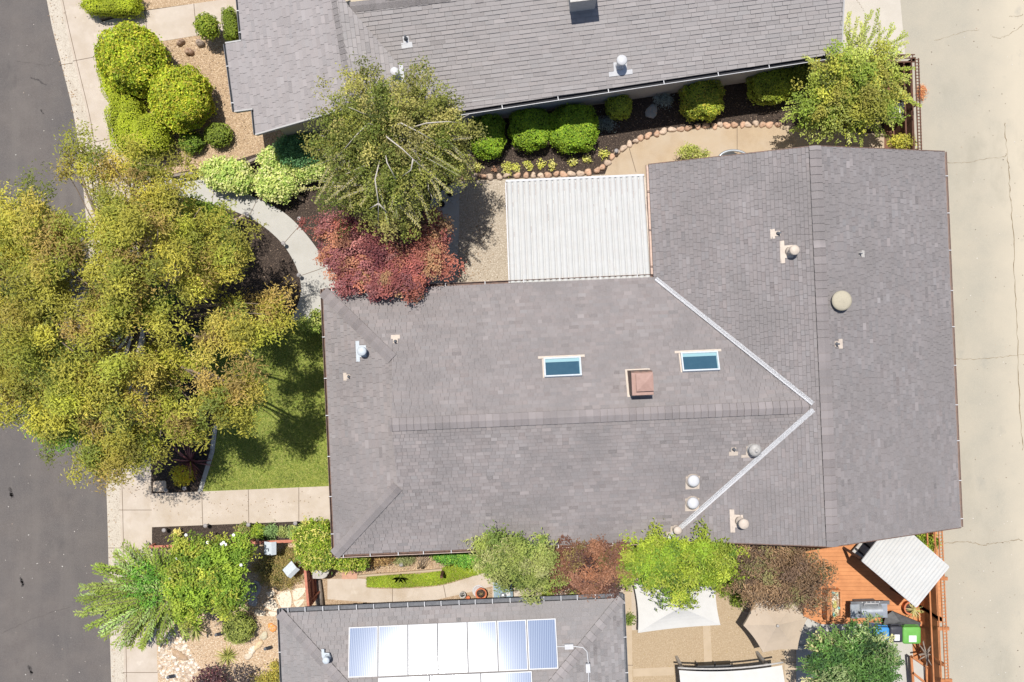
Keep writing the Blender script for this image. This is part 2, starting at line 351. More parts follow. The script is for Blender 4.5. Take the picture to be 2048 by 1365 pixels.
kerb_in = smooth_line([(82, -60), (103, 50), (123, 130), (145, 220), (158, 300), (168, 393), (185, 600), (200, 800), (211, 950), (216, 1090), (219, 1250), (224, 1430)], 5)
kerb_out = smooth_line([(108, -60), (130, 44), (150, 130), (174, 230), (186, 300), (196, 393), (213, 600), (227, 800), (238, 950), (242, 1090), (246, 1250), (250, 1430)], 5)
walk_out = smooth_line([(180, -60), (198, 20), (217, 110), (238, 220), (254, 320), (268, 420), (281, 560), (292, 720), (303, 940), (306, 1100), (313, 1270), (318, 1430)], 5)
sheet('street', kerb_in + [(-500, 1430), (-500, -60)], -0.055, M['asphalt'], 0.1,
      cracks=[(0.10, [(18, 975), (20, 985), (22, 995)]), (0.09, [(40, 1158), (43, 1166), (45, 1172)]), (0.10, [(56, 1333), (60, 1341), (62, 1348)]), (0.05, [(60, 155), (75, 160), (90, 170)]), (0.04, [(80, 220), (86, 226)]), (0.012, [(118, 930), (135, 937), (150, 938)]), (0.010, [(0, 1270), (60, 1240), (140, 1215)]), (0.008, [(30, 120), (90, 130), (118, 118)])])
sheet('kerb', kerb_in + kerb_out[::-1], -0.01, M['kerb'], joints=[[(118, 130), (145, 126)], [(216, 1096), (243, 1096)], [(219, 1270), (246, 1270)], [(212, 960), (238, 959)]])
sheet('sidewalk', kerb_out + walk_out[::-1], 0.0, M['walk'], joints=[[(146, 122), (204, 111)], [(187, 285), (250, 270)], [(238, 1020), (305, 1020)], [(244, 1272), (314, 1270)], [(236, 860), (300, 858)], [(246, 1345), (316, 1345)], [(182, 285), (170, 288)]],
      cracks=[(0.008, [(244, 1345), (252, 1352), (248, 1365)])])
mb = MB(); ribbon(mb, [tuple(P(x + 5, y))[:2] for x, y in kerb_out], .02, .005, 0); mb.build('kerb_joint', M['joint'])['kind'] = 'structure'
# small dark flecks and leaf litter in the gutter
alley_l = [(1720, -80), (1762, 112), (1775, 300), (1775, 1100), (1800, 1430)]
sheet('alley', [(1795, -80), (1810, 112), (1790, 116), (1787, 300), (1800, 400), (1815, 1050), (1820, 1100), (1834, 1240), (1840, 1430), (2500, 1430), (2500, -80)], -0.02, M['alley'],
      joints=(), cracks=[(0.022, [(2010, 245), (2014, 300), (2018, 345), (2022, 400), (2027, 470), (2030, 560), (2036, 680), (2040, 800), (2046, 900)]),
              (0.012, [(1885, 324), (1925, 325), (1970, 318), (2010, 313), (2012, 308)]),
              (0.013, [(1905, 716), (1940, 718), (1985, 716), (2020, 712), (2060, 708)]),
              (0.018, [(1890, 1087), (1930, 1083), (1965, 1090), (1985, 1087), (2008, 1085), (2030, 1080), (2045, 1081)]),
              (0.009, [(1870, 80), (1900, 72), (1935, 62), (1960, 60)]), (0.013, [(2048, 48), (2020, 68), (2000, 76), (1985, 73)]),
              (0.012, [(2048, 28), (2035, 32), (2020, 33)])])
# beds
sheet('mulch_bed', [(250, 330), (560, 285), (700, 240), (900, 190), (1300, 140), (1790, 60), (1790, 320), (1300, 400), (1300, 660), (620, 660), (440, 660), (300, 700), (268, 420)], 0.004, M['mulch'])
sheet('gravel_bed', [(205, 92), (335, 78), (480, 54), (600, 60), (660, 230), (560, 293), (480, 318), (350, 347), (256, 335), (238, 220)], 0.010, M['chips'])
sheet('gravel_verge', [(190, -60), (200, 40), (276, 22), (420, 3), (520, -14), (520, -60)], 0.008, M['chips'])
sheet('entry_path', [(198, 46), (276, 24), (420, 3), (520, -12), (520, 52), (475, 58), (335, 81), (215, 100)], 0.022, M['walk'], joints=[[(290, 22), (297, 88)], [(388, 8), (394, 72)]])
sheet('pale_apron', [(1600, -60), (1795, -60), (1810, 110), (1600, 110)], 0.014, M['whitewalk'], joints=[], cracks=[(0.008, [(1712, 0), (1722, 12), (1728, 22)])])
curve_lo = smooth_line([(580, 640), (592, 618), (600, 596), (602, 568), (592, 532), (567, 490), (530, 455), (487, 430), (440, 413), (390, 398), (330, 388), (264, 385)], 5)
curve_hi = smooth_line([(262, 352), (340, 354), (395, 357), (450, 372), (510, 395), (565, 423), (605, 460), (640, 505), (668, 545), (720, 590)], 5)
sheet('front_path', curve_hi + [(760, 600), (760, 668), (648, 668), (640, 648)] + curve_lo, 0.024, M['greywalk'],
      joints=[[(430, 371), (424, 408)], [(516, 397), (498, 434)], [(598, 453), (567, 488)], [(658, 532), (603, 551)], [(362, 356), (352, 390)]], jw=0.02)
sheet('aggregate_court', [(917, 362), (1300, 345), (1320, 640), (905, 640), (905, 560)], 0.012, M['aggregate'])
sheet('court_border', [(862, 398), (905, 366), (920, 364), (914, 600), (905, 650), (850, 650), (850, 480)], 0.016, M['greywalk'])
side_hi = smooth_line([(1205, 362), (1213, 340), (1222, 322), (1245, 302), (1285, 280), (1340, 263), (1400, 256), (1480, 252), (1560, 250), (1640, 262), (1770, 268)], 5)
sheet('side_path', side_hi + [(1770, 400), (1300, 400), (1300, 352), (1205, 362)], 0.020, M['tanwalk'], joints=[[(1258, 296), (1272, 345)], [(1474, 253), (1474, 330)], [(1690, 268), (1690, 330)]])
sheet('lawn', [(410, 660), (470, 648), (530, 640), (720, 640), (720, 969), (660, 972), (402, 984), (428, 905), (436, 860), (430, 780)], 0.018, M['lawn'])
sheet('front_bed', [(300, 760), (430, 760), (440, 850), (428, 905), (404, 984), (303, 988)], 0.014, M['mulch'])
sheet('lawn_edging', [(396, 983), (420, 905), (428, 850), (436, 850), (429, 905), (405, 983)], 0.045, M['greywalk'])
sheet('walkway', [(303, 987), (400, 983), (660, 972), (730, 969), (730, 1037), (663, 1040), (305, 1054)], 0.026, M['walk'],
      joints=[[(404, 983), (406, 1050)], [(497, 979), (498, 1047)], [(598, 975), (598, 1043)]])
sheet('narrow_bed', [(304, 1054), (730, 1037), (730, 1078), (304, 1094)], 0.006, M['mulch'])
sheet('rock_garden', [(306, 1094), (640, 1084), (640, 1260), (700, 1430), (318, 1430), (313, 1270)], 0.002, M['gravel'])
sheet('side_yard_soil', [(640, 1078), (1260, 1070), (1260, 1260), (640, 1260)], 0.003, M['dirt'])
lw_hi = smooth_line([(655, 1158), (733, 1158), (734, 1175), (800, 1177), (880, 1171), (935, 1156), (965, 1146), (1000, 1140), (1280, 1130)], 4)
sheet('side_walkway', lw_hi + [(1280, 1260), (985, 1260), (985, 1172), (940, 1184), (870, 1200), (800, 1205), (745, 1205), (655, 1198)], 0.018, M['walk'],
      joints=[[(785, 1177), (785, 1205)], [(887, 1170), (892, 1195)]])
sheet('brick_step', [(684, 1132), (714, 1132), (714, 1158), (684, 1158)], 0.022, M['brick'], joints=[[(684, 1146), (714, 1146)], [(699, 1132), (699, 1146)]], jw=0.015)
sheet('patio', [(1225, 1140), (1660, 1120), (1660, 1430), (1225, 1430)], 0.008, M['patioagg'])
sheet('patio_border', [(1246, 1140), (1262, 1140), (1266, 1430), (1249, 1430)], 0.020, M['band'], joints=[[(1247, 1182), (1264, 1182)], [(1248, 1330), (1266, 1330)]])
sheet('patio_crossband', [(1266, 1337), (1348, 1333), (1348, 1350), (1266, 1353)], 0.020, M['band'])
sheet('patio_midband', [(1405, 1240), (1420, 1239), (1424, 1330), (1408, 1330)], 0.024, M['band'])
sheet('patio_sideband', [(1568, 1290), (1590, 1288), (1592, 1430), (1570, 1430)], 0.020, M['band'], joints=[[(1569, 1324), (1591, 1324)]])
bed_c = smooth_line([(1432, 1166), (1448, 1182), (1470, 1193), (1480, 1212), (1485, 1222), (1500, 1226), (1560, 1226), (1620, 1210)], 5)
sheet('curved_bed', bed_c + [(1620, 1080), (1430, 1080)], 0.026, M['dirt'])
mb = MB(); ribbon(mb, [tuple(P(x, y))[:2] for x, y in bed_c[:26]], 0.07, 0.05, 0); mb.build('bed_edging', M['band'])['kind'] = 'structure'
sheet('grey_patio', [(1592, 1225), (1850, 1232), (1850, 1430), (1592, 1430)], 0.014, M['greywalk'], joints=[[(1592, 1290), (1700, 1287)]])

# ================================================================ ROOFS
def clip_poly(poly, a, b):
    """keep what lies left of a->b"""
    out = []; n = len(poly)
    def side(p): return (b[0] - a[0]) * (p[1] - a[1]) - (b[1] - a[1]) * (p[0] - a[0])
    for i in range(n):
        p, q = poly[i], poly[(i + 1) % n]; sp, sq = side(p), side(q)
        if sp >= 0: out.append(p)
        if (sp > 0 and sq < 0) or (sp < 0 and sq > 0):
            t = sp / (sp - sq); out.append((p[0] + (q[0] - p[0]) * t, p[1] + (q[1] - p[1]) * t))
    return out
def ccw(poly):
    a = sum(poly[i][0] * poly[(i + 1) % len(poly)][1] - poly[(i + 1) % len(poly)][0] * poly[i][1] for i in range(len(poly)))
    return list(poly) if a > 0 else list(poly)[::-1]

class Plane:
    """a roof slope: z = z0 + slope * (distance from point o against the fall direction)"""
    def __init__(s, o, z0, down, slope):
        s.o = Vector(o[:2]); s.z0 = z0; s.d = Vector(down[:2]).normalized(); s.k = slope
        s.u = Vector((-s.d.y, s.d.x))
    def z(s, x, y): return s.z0 - s.k * ((x - s.o.x) * s.d.x + (y - s.o.y) * s.d.y)
    def pix(s, px, py, lift=0.0):
        z = s.z0
        for _ in range(12):
            p = P(px, py, z); z = s.z(p.x, p.y) + lift
        return P(px, py, z)
    def to2(s, p): q = Vector((p[0] - s.o.x, p[1] - s.o.y)); return (q.dot(s.u), -q.dot(s.d) * math.sqrt(1 + s.k ** 2))
    def to3(s, a, b, lift=0.0):
        hgt = b / math.sqrt(1 + s.k ** 2); q = s.o + s.u * a - s.d * hgt
        nz = 1 / math.sqrt(1 + s.k ** 2)
        return (q.x + s.d.x * s.k * nz * lift, q.y + s.d.y * s.k * nz * lift, s.z0 + s.k * hgt + nz * lift)
    def axes(s):
        n = Vector((s.d.x * s.k, s.d.y * s.k, 1)).normalized(); u = Vector((s.u.x, s.u.y, 0)); return u, n.cross(u), n

def shingle(mb, pl, polys, rnd, expo=0.132, butt=0.021, base=(1, 1, 1), var=0.06, wmin=0.14, wmax=0.34, warm=0.03):
    """lay real overlapping shingle tabs over the convex polygons (world xy) of one slope"""
    tris = []
    for poly in polys:
        q = [pl.to2(p) for p in poly]
        for t in tessellate_polygon([[Vector((p[0], p[1], 0)) for p in q]]): tris.append([q[i] for i in t])
    polys2 = [ccw(t) for t in tris]
    amin = min(p[0] for q in polys2 for p in q); amax = max(p[0] for q in polys2 for p in q)
    bmin = min(p[1] for q in polys2 for p in q); bmax = max(p[1] for q in polys2 for p in q)
    r = 0; b = bmin - 0.02
    while b < bmax:
        a = amin - rnd.uniform(0, wmax); row = rnd.uniform(-0.02, 0.02)
        while a < amax:
            wd = rnd.uniform(wmin, wmax)
            tn = 1 + row + rnd.gauss(0, var) * (1.0 if rnd.random() < 0.8 else 1.8)
            patch = 0.05 * mnoise.noise(Vector((a * 0.5, b * 0.5, pl.o.x)))
            wv = rnd.gauss(0, warm); tn += patch
            tone = (base[0] * (tn + wv * .5), base[1] * (tn), base[2] * (tn - wv * .2))
            bt = butt * rnd.choice((0.65, 1.0, 1.25)); g = 0.004
            cell = [(a + g, b), (a + wd - g, b), (a + wd - g, b + expo + 0.01), (a + g, b + expo + 0.01)]
            for q in polys2:
                c = cell
                for i in range(len(q)):
                    c = clip_poly(c, q[i], q[(i + 1) % len(q)])
                    if len(c) < 3: break
                if len(c) < 3: continue
                n = len(c)
                top = [pl.to3(x, y, 0.006 + bt * max(0.0, 1 - (y - b) / (expo + 0.01))) for x, y in c]
                bot = [pl.to3(x, y, -0.004) for x, y in c]
                mb.add(top + bot, [list(range(n))], 0, tone)
                fs = [[i, n + i, n + (i + 1) % n, (i + 1) % n] for i in range(n) if abs(c[i][1] - b) < 1e-5 and abs(c[(i + 1) % n][1] - b) < 1e-5]
                if fs: mb.add(top + bot, fs, 0, (.28, .28, .28))  # black asphalt butt edge, toned dark to draw the course shadow lines
            a += wd
        b += expo; r += 1
    # sheathing under the tabs
    for poly in polys:
        n = len(poly); pts = [(p[0], p[1], pl.z(p[0], p[1]) - 0.01) for p in poly]
        pts2 = [(p[0], p[1], p[2] - 0.12) for p in pts]
        mb.add(pts + pts2, [list(range(n)), list(range(2 * n - 1, n - 1, -1))] + [[i, n + i, n + (i + 1) % n, (i + 1) % n] for i in range(n)], 0, (0.9, 0.9, 0.9))

def caprun(parent, m, a, b, rnd, **kw):
    q = MB(); caps(q, a, b, rnd, **kw); return q.build('ridge_cap', m, parent)

def caps(mb, a, b, rnd, width=0.30, step=0.145, base=1.0, lift=0.03, drop=0.055, butt=0.02, var=.09):
    """ridge or hip cap: folded tabs overlapping from a to b"""
    a = Vector(a); b = Vector(b); d = b - a; L = d.length; d.normalize()
    sd = Vector((-d.y, d.x, 0)).normalized(); up = Vector((0, 0, 1)); t = 0.0
    while t < L:
        e = min(t + step + 0.01, L + .01); tn = base * (1 + rnd.gauss(0, var)); c = (tn, tn * .99, tn)
        p0 = a + d * t; p1 = a + d * e
        vs = [p0 + sd * width / 2 - up * (drop - butt), p0 + up * (lift + butt), p0 - sd * width / 2 - up * (drop - butt),
              p1 + sd * width / 2 - up * drop, p1 + up * lift, p1 - sd * width / 2 - up * drop,
              p0 + sd * width / 2 - up * (drop + .06), p0 - sd * width / 2 - up * (drop + .06), p1 + sd * width / 2 - up * (drop + .06), p1 - sd * width / 2 - up * (drop + .06)]
        mb.add(vs, [[3, 0, 1, 4], [4, 1, 2, 5]], 0, c); mb.add(vs, [[0, 6, 7, 2, 1], [3, 8, 6, 0], [2, 7, 9, 5]], 0, (.10, .10, .10))  # near-black cap sides: asphalt edge plus underside shadow painted into the tone
        t += step

def gutter(name, a, b, out, parent, m, lip, width=0.115, hanger=0.75, mlip=None):
    """open K gutter along an eave from a to b, hung outward"""
    a = Vector(a); b = Vector(b); d = (b - a).normalized(); o = Vector((out[0], out[1], 0)).normalized(); up = Vector((0, 0, 1))
    mb = MB(); a = a + up * (-0.015); b = b + up * (-0.015)
    prof = [(0.0, 0.0), (0.0, -0.11), (width * .75, -0.11), (width, -0.02), (width, 0.0), (width + .018, 0.0), (width + .018, -0.03), (width * .78, -0.125), (-0.012, -0.125), (-0.012, 0.0)]
    vs = [a + o * x + up * z for x, z in prof] + [b + o * x + up * z for x, z in prof]; n = len(prof)
    for i in range(n):
        j = (i + 1) % n; mb.add([vs[i], vs[j], vs[n + j], vs[n + i]], [[0, 1, 2, 3]], 1 if i in (4, 5, 3) else 0)
    g = mb.build(name, [m, mlip or m], parent)
    if lip:
        L = (b - a).length; k = 0; t = 0.3
        while t < L:
            hb = MB(); hb.bar(a + d * t + o * (-0.03) + up * .004, a + d * t + o * (width + 0.02) + up * .004, 0.028, 0.012); hb.build('gutter_hanger', lip, g)
            t += hanger * (1 + 0.06 * math.sin(k * 2.3)); k += 1
    return g

def pipe_vent(parent, pl, px, py, kind='cap', size=1.0, m=None, flange='side', label=None):
    """a vent standing on a slope: flashing sheet, pipe and cap"""
    m = m or M['tanmetal']; c = pl.pix(px, py); u, v, n = pl.axes()
    up = Vector((0, 0, 1)); dn = Vector((pl.d.x, pl.d.y, -pl.k)).normalized(); lift = n * 0.034
    def sheet_(mb, x0, x1, y0, y1, l=0.034):
        q = [c + u * x0 - dn * y0, c + u * x1 - dn * y0, c + u * x1 - dn * y1, c + u * x0 - dn * y1]
        mb.add([p + n * l for p in q] + [p + n * (l - .02) for p in q], [[0, 1, 2, 3], [0, 4, 5, 1], [1, 5, 6, 2], [2, 6, 7, 3], [3, 7, 4, 0]], 0)
    mb = MB(); s = size
    if kind == 'cap':
        sheet_(mb, -.20 * s, .20 * s, -.17 * s, .10 * s); sheet_(mb, -.36 * s, .36 * s, -.30 * s, -.16 * s, .037)
        o = mb.build('roof_vent', m, parent); s *= .92
        q = MB(); q.lathe(c, [(.17 * s, 0), (.14 * s, .08), (.105 * s, .12), (.10 * s, .42 * s)], 18); q.build('vent_pipe', m, o)
        q = MB(); q.lathe(c + up * (.40 * s), [(.10 * s, 0), (.17 * s, .03), (.175 * s, .11 * s), (.15 * s, .15 * s), (.04 * s, .17 * s)], 22); q.build('vent_cap', m, o)
    elif kind == 'round':
        sheet_(mb, -.24 * s, .24 * s, -.34 * s, .16 * s)
        o = mb.build('roof_vent', m, parent)
        q = MB(); q.lathe(c, [(.24 * s, 0), (.235 * s, .10), (.21 * s, .13), (.20 * s, .16)], 24); q.build('vent_pipe', m, o)
        q = MB(); q.lathe(c + up * .16, [(.205 * s, 0), (.20 * s, .05), (.17 * s, .09), (.10 * s, .115), (.03 * s, .12)], 24); q.build('vent_cap', M['whitemetal'], o)
    elif kind == 'pipe':
        sheet_(mb, -.17 * s, .17 * s, -.26 * s, -.10 * s); sheet_(mb, -.09 * s, .09 * s, -.12 * s, .08 * s, .037)
        o = mb.build('roof_vent', m, parent)
        q = MB(); q.lathe(c, [(.075 * s, 0.03), (.045 * s, .09), (.036 * s, .10), (.034 * s, .30 * s)], 12); q.build('vent_pipe', M['greygutter'], o)
    elif kind == 'turbine':
        sheet_(mb, -.22 * s, .22 * s, -.22 * s, .12 * s); sheet_(mb, -.38 * s, .38 * s, -.30 * s, -.2 * s, .037)
        o = mb.build('roof_vent', m, parent)
        q = MB(); q.lathe(c, [(.22 * s, 0), (.20 * s, .1), (.15 * s, .16), (.14 * s, .34 * s)], 20); q.build('vent_pipe', M['greymetal'], o)
        q = MB(); q.lathe(c + up * (.32 * s), [(.15 * s, 0), (.21 * s, .02), (.21 * s, .05), (.10 * s, .13 * s), (.055 * s, .14 * s), (.05 * s, .22 * s), (.02 * s, .24 * s)], 22); q.build('vent_cap', M['greymetal'], o)
    if label: o['label'] = label
    return o

# ---------------------------------------------------------------- main house
TH = R(2.5); EZ = 2.75; KS = 0.37
ex = Vector((math.cos(TH), math.sin(TH), 0)); ey = Vector((-math.sin(TH), math.cos(TH), 0))
def L2(px, py, z): p = P(px, py, z); return (p.dot(ex), p.dot(ey))
def W(u, v, z=0.0): p = ex * u + ey * v; return Vector((p.x, p.y, z))
uL = (L2(648, 583, EZ)[0] + L2(668, 1110, EZ)[0]) / 2
vT = (L2(648, 583, EZ)[1] + L2(1300, 555, EZ)[1]) / 2
vB = (L2(668, 1110, EZ)[1] + L2(1350, 1078, EZ)[1] + L2(1922, 1055, EZ)[1]) / 3
wL = L2(1290, 330, EZ)[0] * 0.72 + L2(1350, 1078, EZ)[0] * 0.28
wR = (L2(1887, 303, EZ)[0] + L2(1922, 1055, EZ)[0]) / 2
wT = (L2(1290, 330, EZ)[1] + L2(1887, 303, EZ)[1]) / 2
vR = (vT + vB) / 2; zR = EZ + KS * (vT - vR)
wM = (wL + wR) / 2; zW = EZ + KS * (wM - wL)
uV = wL + (vT - vR)                     # where the main ridge dies into the wing
uG = uL + 2.45                          # gablet
pl_up = Plane(W(0, vT), EZ, ey, KS); pl_dn = Plane(W(0, vB), EZ, -ey, KS)
pl_hip = Plane(W(uL, 0), EZ, -ex, KS); pl_wl = Plane(W(wL, 0), EZ, -ex, KS); pl_wr = Plane(W(wR, 0), EZ, ex, KS)
house = thing('ranch_house', 'large grey shingled house in the middle with two skylights and white valley flashing', 'house', W(4, vR))
rr = random.Random(11)
mb = MB()
w2 = lambda *pts: [tuple(W(a, b))[:2] for a, b in pts]
shingle(mb, pl_up, [w2((uL, vT), (uG, vT - 2.45), (uG, vR), (uV, vR), (wL, vT))], rr)
shingle(mb, pl_dn, [w2((uL, vB), (wL, vB), (uV, vR), (uG, vR), (uG, vB + 2.45))], rr, var=.075, butt=.022)
shingle(mb, pl_hip, [w2((uL, vT), (uL, vB), (uG, vB + 2.45), (uG, vT - 2.45))], rr)
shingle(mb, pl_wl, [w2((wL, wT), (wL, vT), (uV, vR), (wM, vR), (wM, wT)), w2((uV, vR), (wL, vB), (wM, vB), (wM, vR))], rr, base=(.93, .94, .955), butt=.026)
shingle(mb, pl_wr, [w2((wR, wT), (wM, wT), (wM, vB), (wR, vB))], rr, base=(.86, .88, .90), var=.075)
mb.build('roof', M['shingle'], house)
for e_ in (uG - .05, uV + .05): caprun(house, M['shingle'], W(2.6, vR, zR), W(e_, vR, zR), rr, base=1.08, step=.24, width=.44, butt=.035, drop=.02, lift=.065, var=.09)
for e_ in (vB, wT): caprun(house, M['shingle'], W(wM, -.6, zW), W(wM, e_, zW), rr, base=1.0, step=.27, width=.40, butt=.03, drop=.012, lift=.065, var=.09)
k45 = 1.0
for (a, b) in (((uL, vT), (uG, vT - 2.45)), ((uL, vB), (uG, vB + 2.45))):
    caprun(house, M['shingle'], W(a[0], a[1], EZ + .0), W(b[0], b[1], EZ + KS * 2.45), rr, base=.97, step=.24, drop=.0, lift=.07, width=.40, butt=.045, var=.11)
# gablet end wall
mb = MB(); mb.add([W(uG + .06, vT - 2.45, EZ + KS * 2.45), W(uG + .06, vB + 2.45, EZ + KS * 2.45), W(uG + .06, vR, zR - .02)], [[0, 1, 2], [2, 1, 0]]); mb.build('gable_wall', M['chimney'], house)
# valley flashing
def valley(a, b, wd):
    a = Vector(a); b = Vector(b); d = (b - a).normalized(); sd = Vector((-d.y, d.x, 0)).normalized(); mb = MB()
    lay = [(-wd, .10), (-wd * .55, .097), (-wd * .2, .095), (0, .105), (wd * .2, .095), (wd * .55, .097), (wd, .10)]
    vs = []
    for p in (a, b):
        for s_, z in lay: vs.append(p + sd * s_ + Vector((0, 0, z)))
    n = len(lay); mb.add(vs, [[i, i + 1, n + i + 1, n + i] for i in range(n - 1)] + [[n + i, n + i + 1, i + 1, i] for i in range(n - 1)]); return mb.build('valley_flashing', M['flashing'], house)
valley(W(wL + .05, vT - .05, EZ + .02), W(uV + .16, vR + .10, zR + .03), .075)
valley(W(wL + .05, vB + .05, EZ + .02), W(uV + .16, vR - .10, zR + .03), .085)
# walls
mb = MB(); mb.prism(w2((uL + .55, vT - .5), (wL + .5, vT - .5), (wL + .5, wT - .35), (wR - .5, wT - .35), (wR - .5, vB + .4), (uL + .55, vB + .4)), 0, EZ - .03); mb.build('wall', M['beigewall'], house)
mb = MB()
for vv in (wT - .35, vB + .4):
    mb = MB(); mb.add([W(wL + .5, vv, EZ - .03), W(wR - .5, vv, EZ - .03), W(wM, vv, zW - .2)], [[0, 1, 2], [2, 1, 0]]); mb.build('gable_wall', M['beigewall'], house)
# rake boards
for vv in (wT + .012, vB - .012):
    for a_, b_ in ((W(wL, vv, EZ - .06), W(wM, vv, zW - .06)), (W(wM, vv, zW - .06), W(wR, vv, EZ - .06))):
        mb = MB(); mb.bar(a_, b_, .03, .16); mb.build('rake_board', M['gutter'], house)
gutter('gutter', W(uL, vT, EZ), W(wL - .02, vT, EZ), ey, house, M['gutter'], M['whitemetal'], .10, 1.35, M['gutter'])
gutter('gutter', W(uL, vT + .1, EZ), W(uL, vB - .1, EZ), -ex, house, M['gutter'], M['whitemetal'], .09, 1.4, M['gutter'])
gutter('gutter', W(uL, vB, EZ), W(wL - .02, vB, EZ), -ey, house, M['gutter'], M['whitemetal'], .11, .95, M['gutterlip'])
gutter('gutter', W(wL, vT + .1, EZ), W(wL, wT, EZ), -ex, house, M['gutterlip'], M['gutter'], .09, 1.3, M['gutter'])
gutter('gutter', W(wR, vB, EZ), W(wR, wT, EZ), ex, house, M['gutterlip'], M['whitemetal'], .09, 1.35, M['gutter'])
# skylights
def skylight(px, py, wpx, hpx, label):
    c = pl_up.pix(px, py); u, v, n = pl_up.axes(); u = Vector((ex.x, ex.y, 0)); v = n.cross(u); hw = PX(wpx, 3.8) / 2; hh = PX(hpx, 3.8) / 2 * 1.05
    def fr(mb, x0, x1, y0, y1, l0, l1):
        q = [(x0, y0), (x1, y0), (x1, y1), (x0, y1)]
        b_ = [c + u * x + v * y + n * l0 for x, y in q]; t_ = [c + u * x + v * y + n * l1 for x, y in q]
        mb.add(b_ + t_, [[4, 5, 6, 7], [0, 1, 5, 4], [1, 2, 6, 5], [2, 3, 7, 6], [3, 0, 4, 7]])
    mb = MB(); t = .05
    fr(mb, -hw, hw, -hh, -hh + t, -.02, .17); fr(mb, -hw, hw, hh - t, hh, -.02, .17); fr(mb, -hw, -hw + t, -hh + t, hh - t, -.02, .17); fr(mb, hw - t, hw, -hh + t, hh - t, -.02, .17)
    o = mb.build('skylight', M['leadtin'], house); o['label'] = label
    mb = MB(); fr(mb, -hw + t, hw - t * 1.4, -hh + t, hh - t * 3.2, .05, .125); mb.build('pane', M['glass'], o)
    mb = MB(); fr(mb, -hw + t, hw - t, hh - t * 3.2, hh - t, .05, .128); fr(mb, hw - t * 1.4, hw - t, -hh + t, hh - t * 3.2, .05, .128); mb.build('blind', M['teal'], o)
    mb = MB(); fr(mb, -hw - .18, hw + .15, hh + .015, hh + .10, -.01, .045); fr(mb, -hw - .05, -hw, -hh, hh, -.01, .05); mb.build('flashing', M['tanmetal'], o)
skylight(1125, 736, 74, 38, 'blue skylight left of the brown chimney'); skylight(1399, 725, 74, 38, 'blue skylight right of the brown chimney')
# chimney
c = pl_up.pix(1277, 765); rz = TH; mb = MB()
mb.box((c.x, c.y + .02, c.z + .30), (.70, .80, 1.1), rz); ch = mb.build('chimney', M['gutter'], house)
mb = MB(); cz = c.z + .85; mb.box((c.x, c.y, cz + .03), (.70, .74, .07), rz)
mb.build('chimney_shroud', M['chimney'], ch)
mb = MB(); cc = Vector((c.x, c.y, cz + .17)) + ex * .06 + ey * .05
mb.box(cc, (.56, .58, .05), rz); 
q = [cc + ex * (sx * .28) + ey * (sy * .29) + Vector((0, 0, .027)) for sx, sy in ((-1, -1), (1, -1), (1, 1), (-1, 1))]
mb.add(q + [cc + Vector((0, 0, .10))], [[0, 1, 4], [1, 2, 4], [2, 3, 4], [3, 0, 4]]); mb.build('chimney_lid', M['chimney'], ch)
mb = MB(); mb.box((c.x, c.y, cz + .10), (.40, .40, .1), rz); mb.build('chimney_throat', M['dark'], ch)
fl = [c + ex * sx * .42 + ey * sy * .46 for sx, sy in ((-1, -1), (1, -1), (1, 1), (-1, 1))]
mb = MB(); mb.add([(p.x, p.y, pl_up.z(p.x, p.y) + .035) for p in fl], [[0, 1, 2, 3]]); mb.build('chimney_flashing', M['tanmetal'], ch)
# vents
pipe_vent(house, pl_hip, 728, 702, 'cap', 1.0, M['leadtin']); pipe_vent(house, pl_hip, 698, 753, 'pipe', .8, M['tanmetal']); pipe_vent(house, pl_up, 791, 683, 'pipe', .9, M['tanmetal'])
pipe_vent(house, pl_wl, 1580, 503, 'cap', 1.05, M['tanmetal']); pipe_vent(house, pl_wl, 1556, 467, 'pipe', .95); 
pipe_vent(house, pl_wr, 1672, 688, 'pipe', .95); pipe_vent(house, pl_wr, 1719, 508, 'pipe', .7, M['greymetal'])
pipe_vent(house, pl_dn, 1385, 960, 'round', 1.0, label='pale domed roof vent, upper of the pair left of the lower valley')
pipe_vent(house, pl_dn, 1384, 1004, 'round', 1.0, label='pale domed roof vent, lower of the pair left of the lower valley')
pipe_vent(house, pl_dn, 1467, 898, 'pipe', .9); pipe_vent(house, pl_dn, 1505, 898, 'turbine', 1.0); pipe_vent(house, pl_wl, 1480, 1042, 'cap', 1.1); pipe_vent(house, pl_dn, 1351, 1056, 'cap', .9)
c = pl_wr.pix(1677, 602); mb = MB(); u, v, n = pl_wr.axes(); mb.box(c + n * .03, (.62, .5, .03), TH); o = mb.build('roof_vent', M['tanmetal'], house); o['label'] = 'large round mushroom vent beside the ridge of the wing'
mb = MB(); mb.lathe(c, [(.30, 0), (.28, .1), (.22, .16), (.21, .28)], 26); mb.build('vent_pipe', M['greymetal'], o)
mb = MB(); mb.lathe(c + Vector((0, 0, .26)), [(.30, 0), (.335, .02), (.33, .06), (.27, .10), (.14, .125), (.03, .13)], 30); mb.build('vent_cap', M['alleygutter'], o)

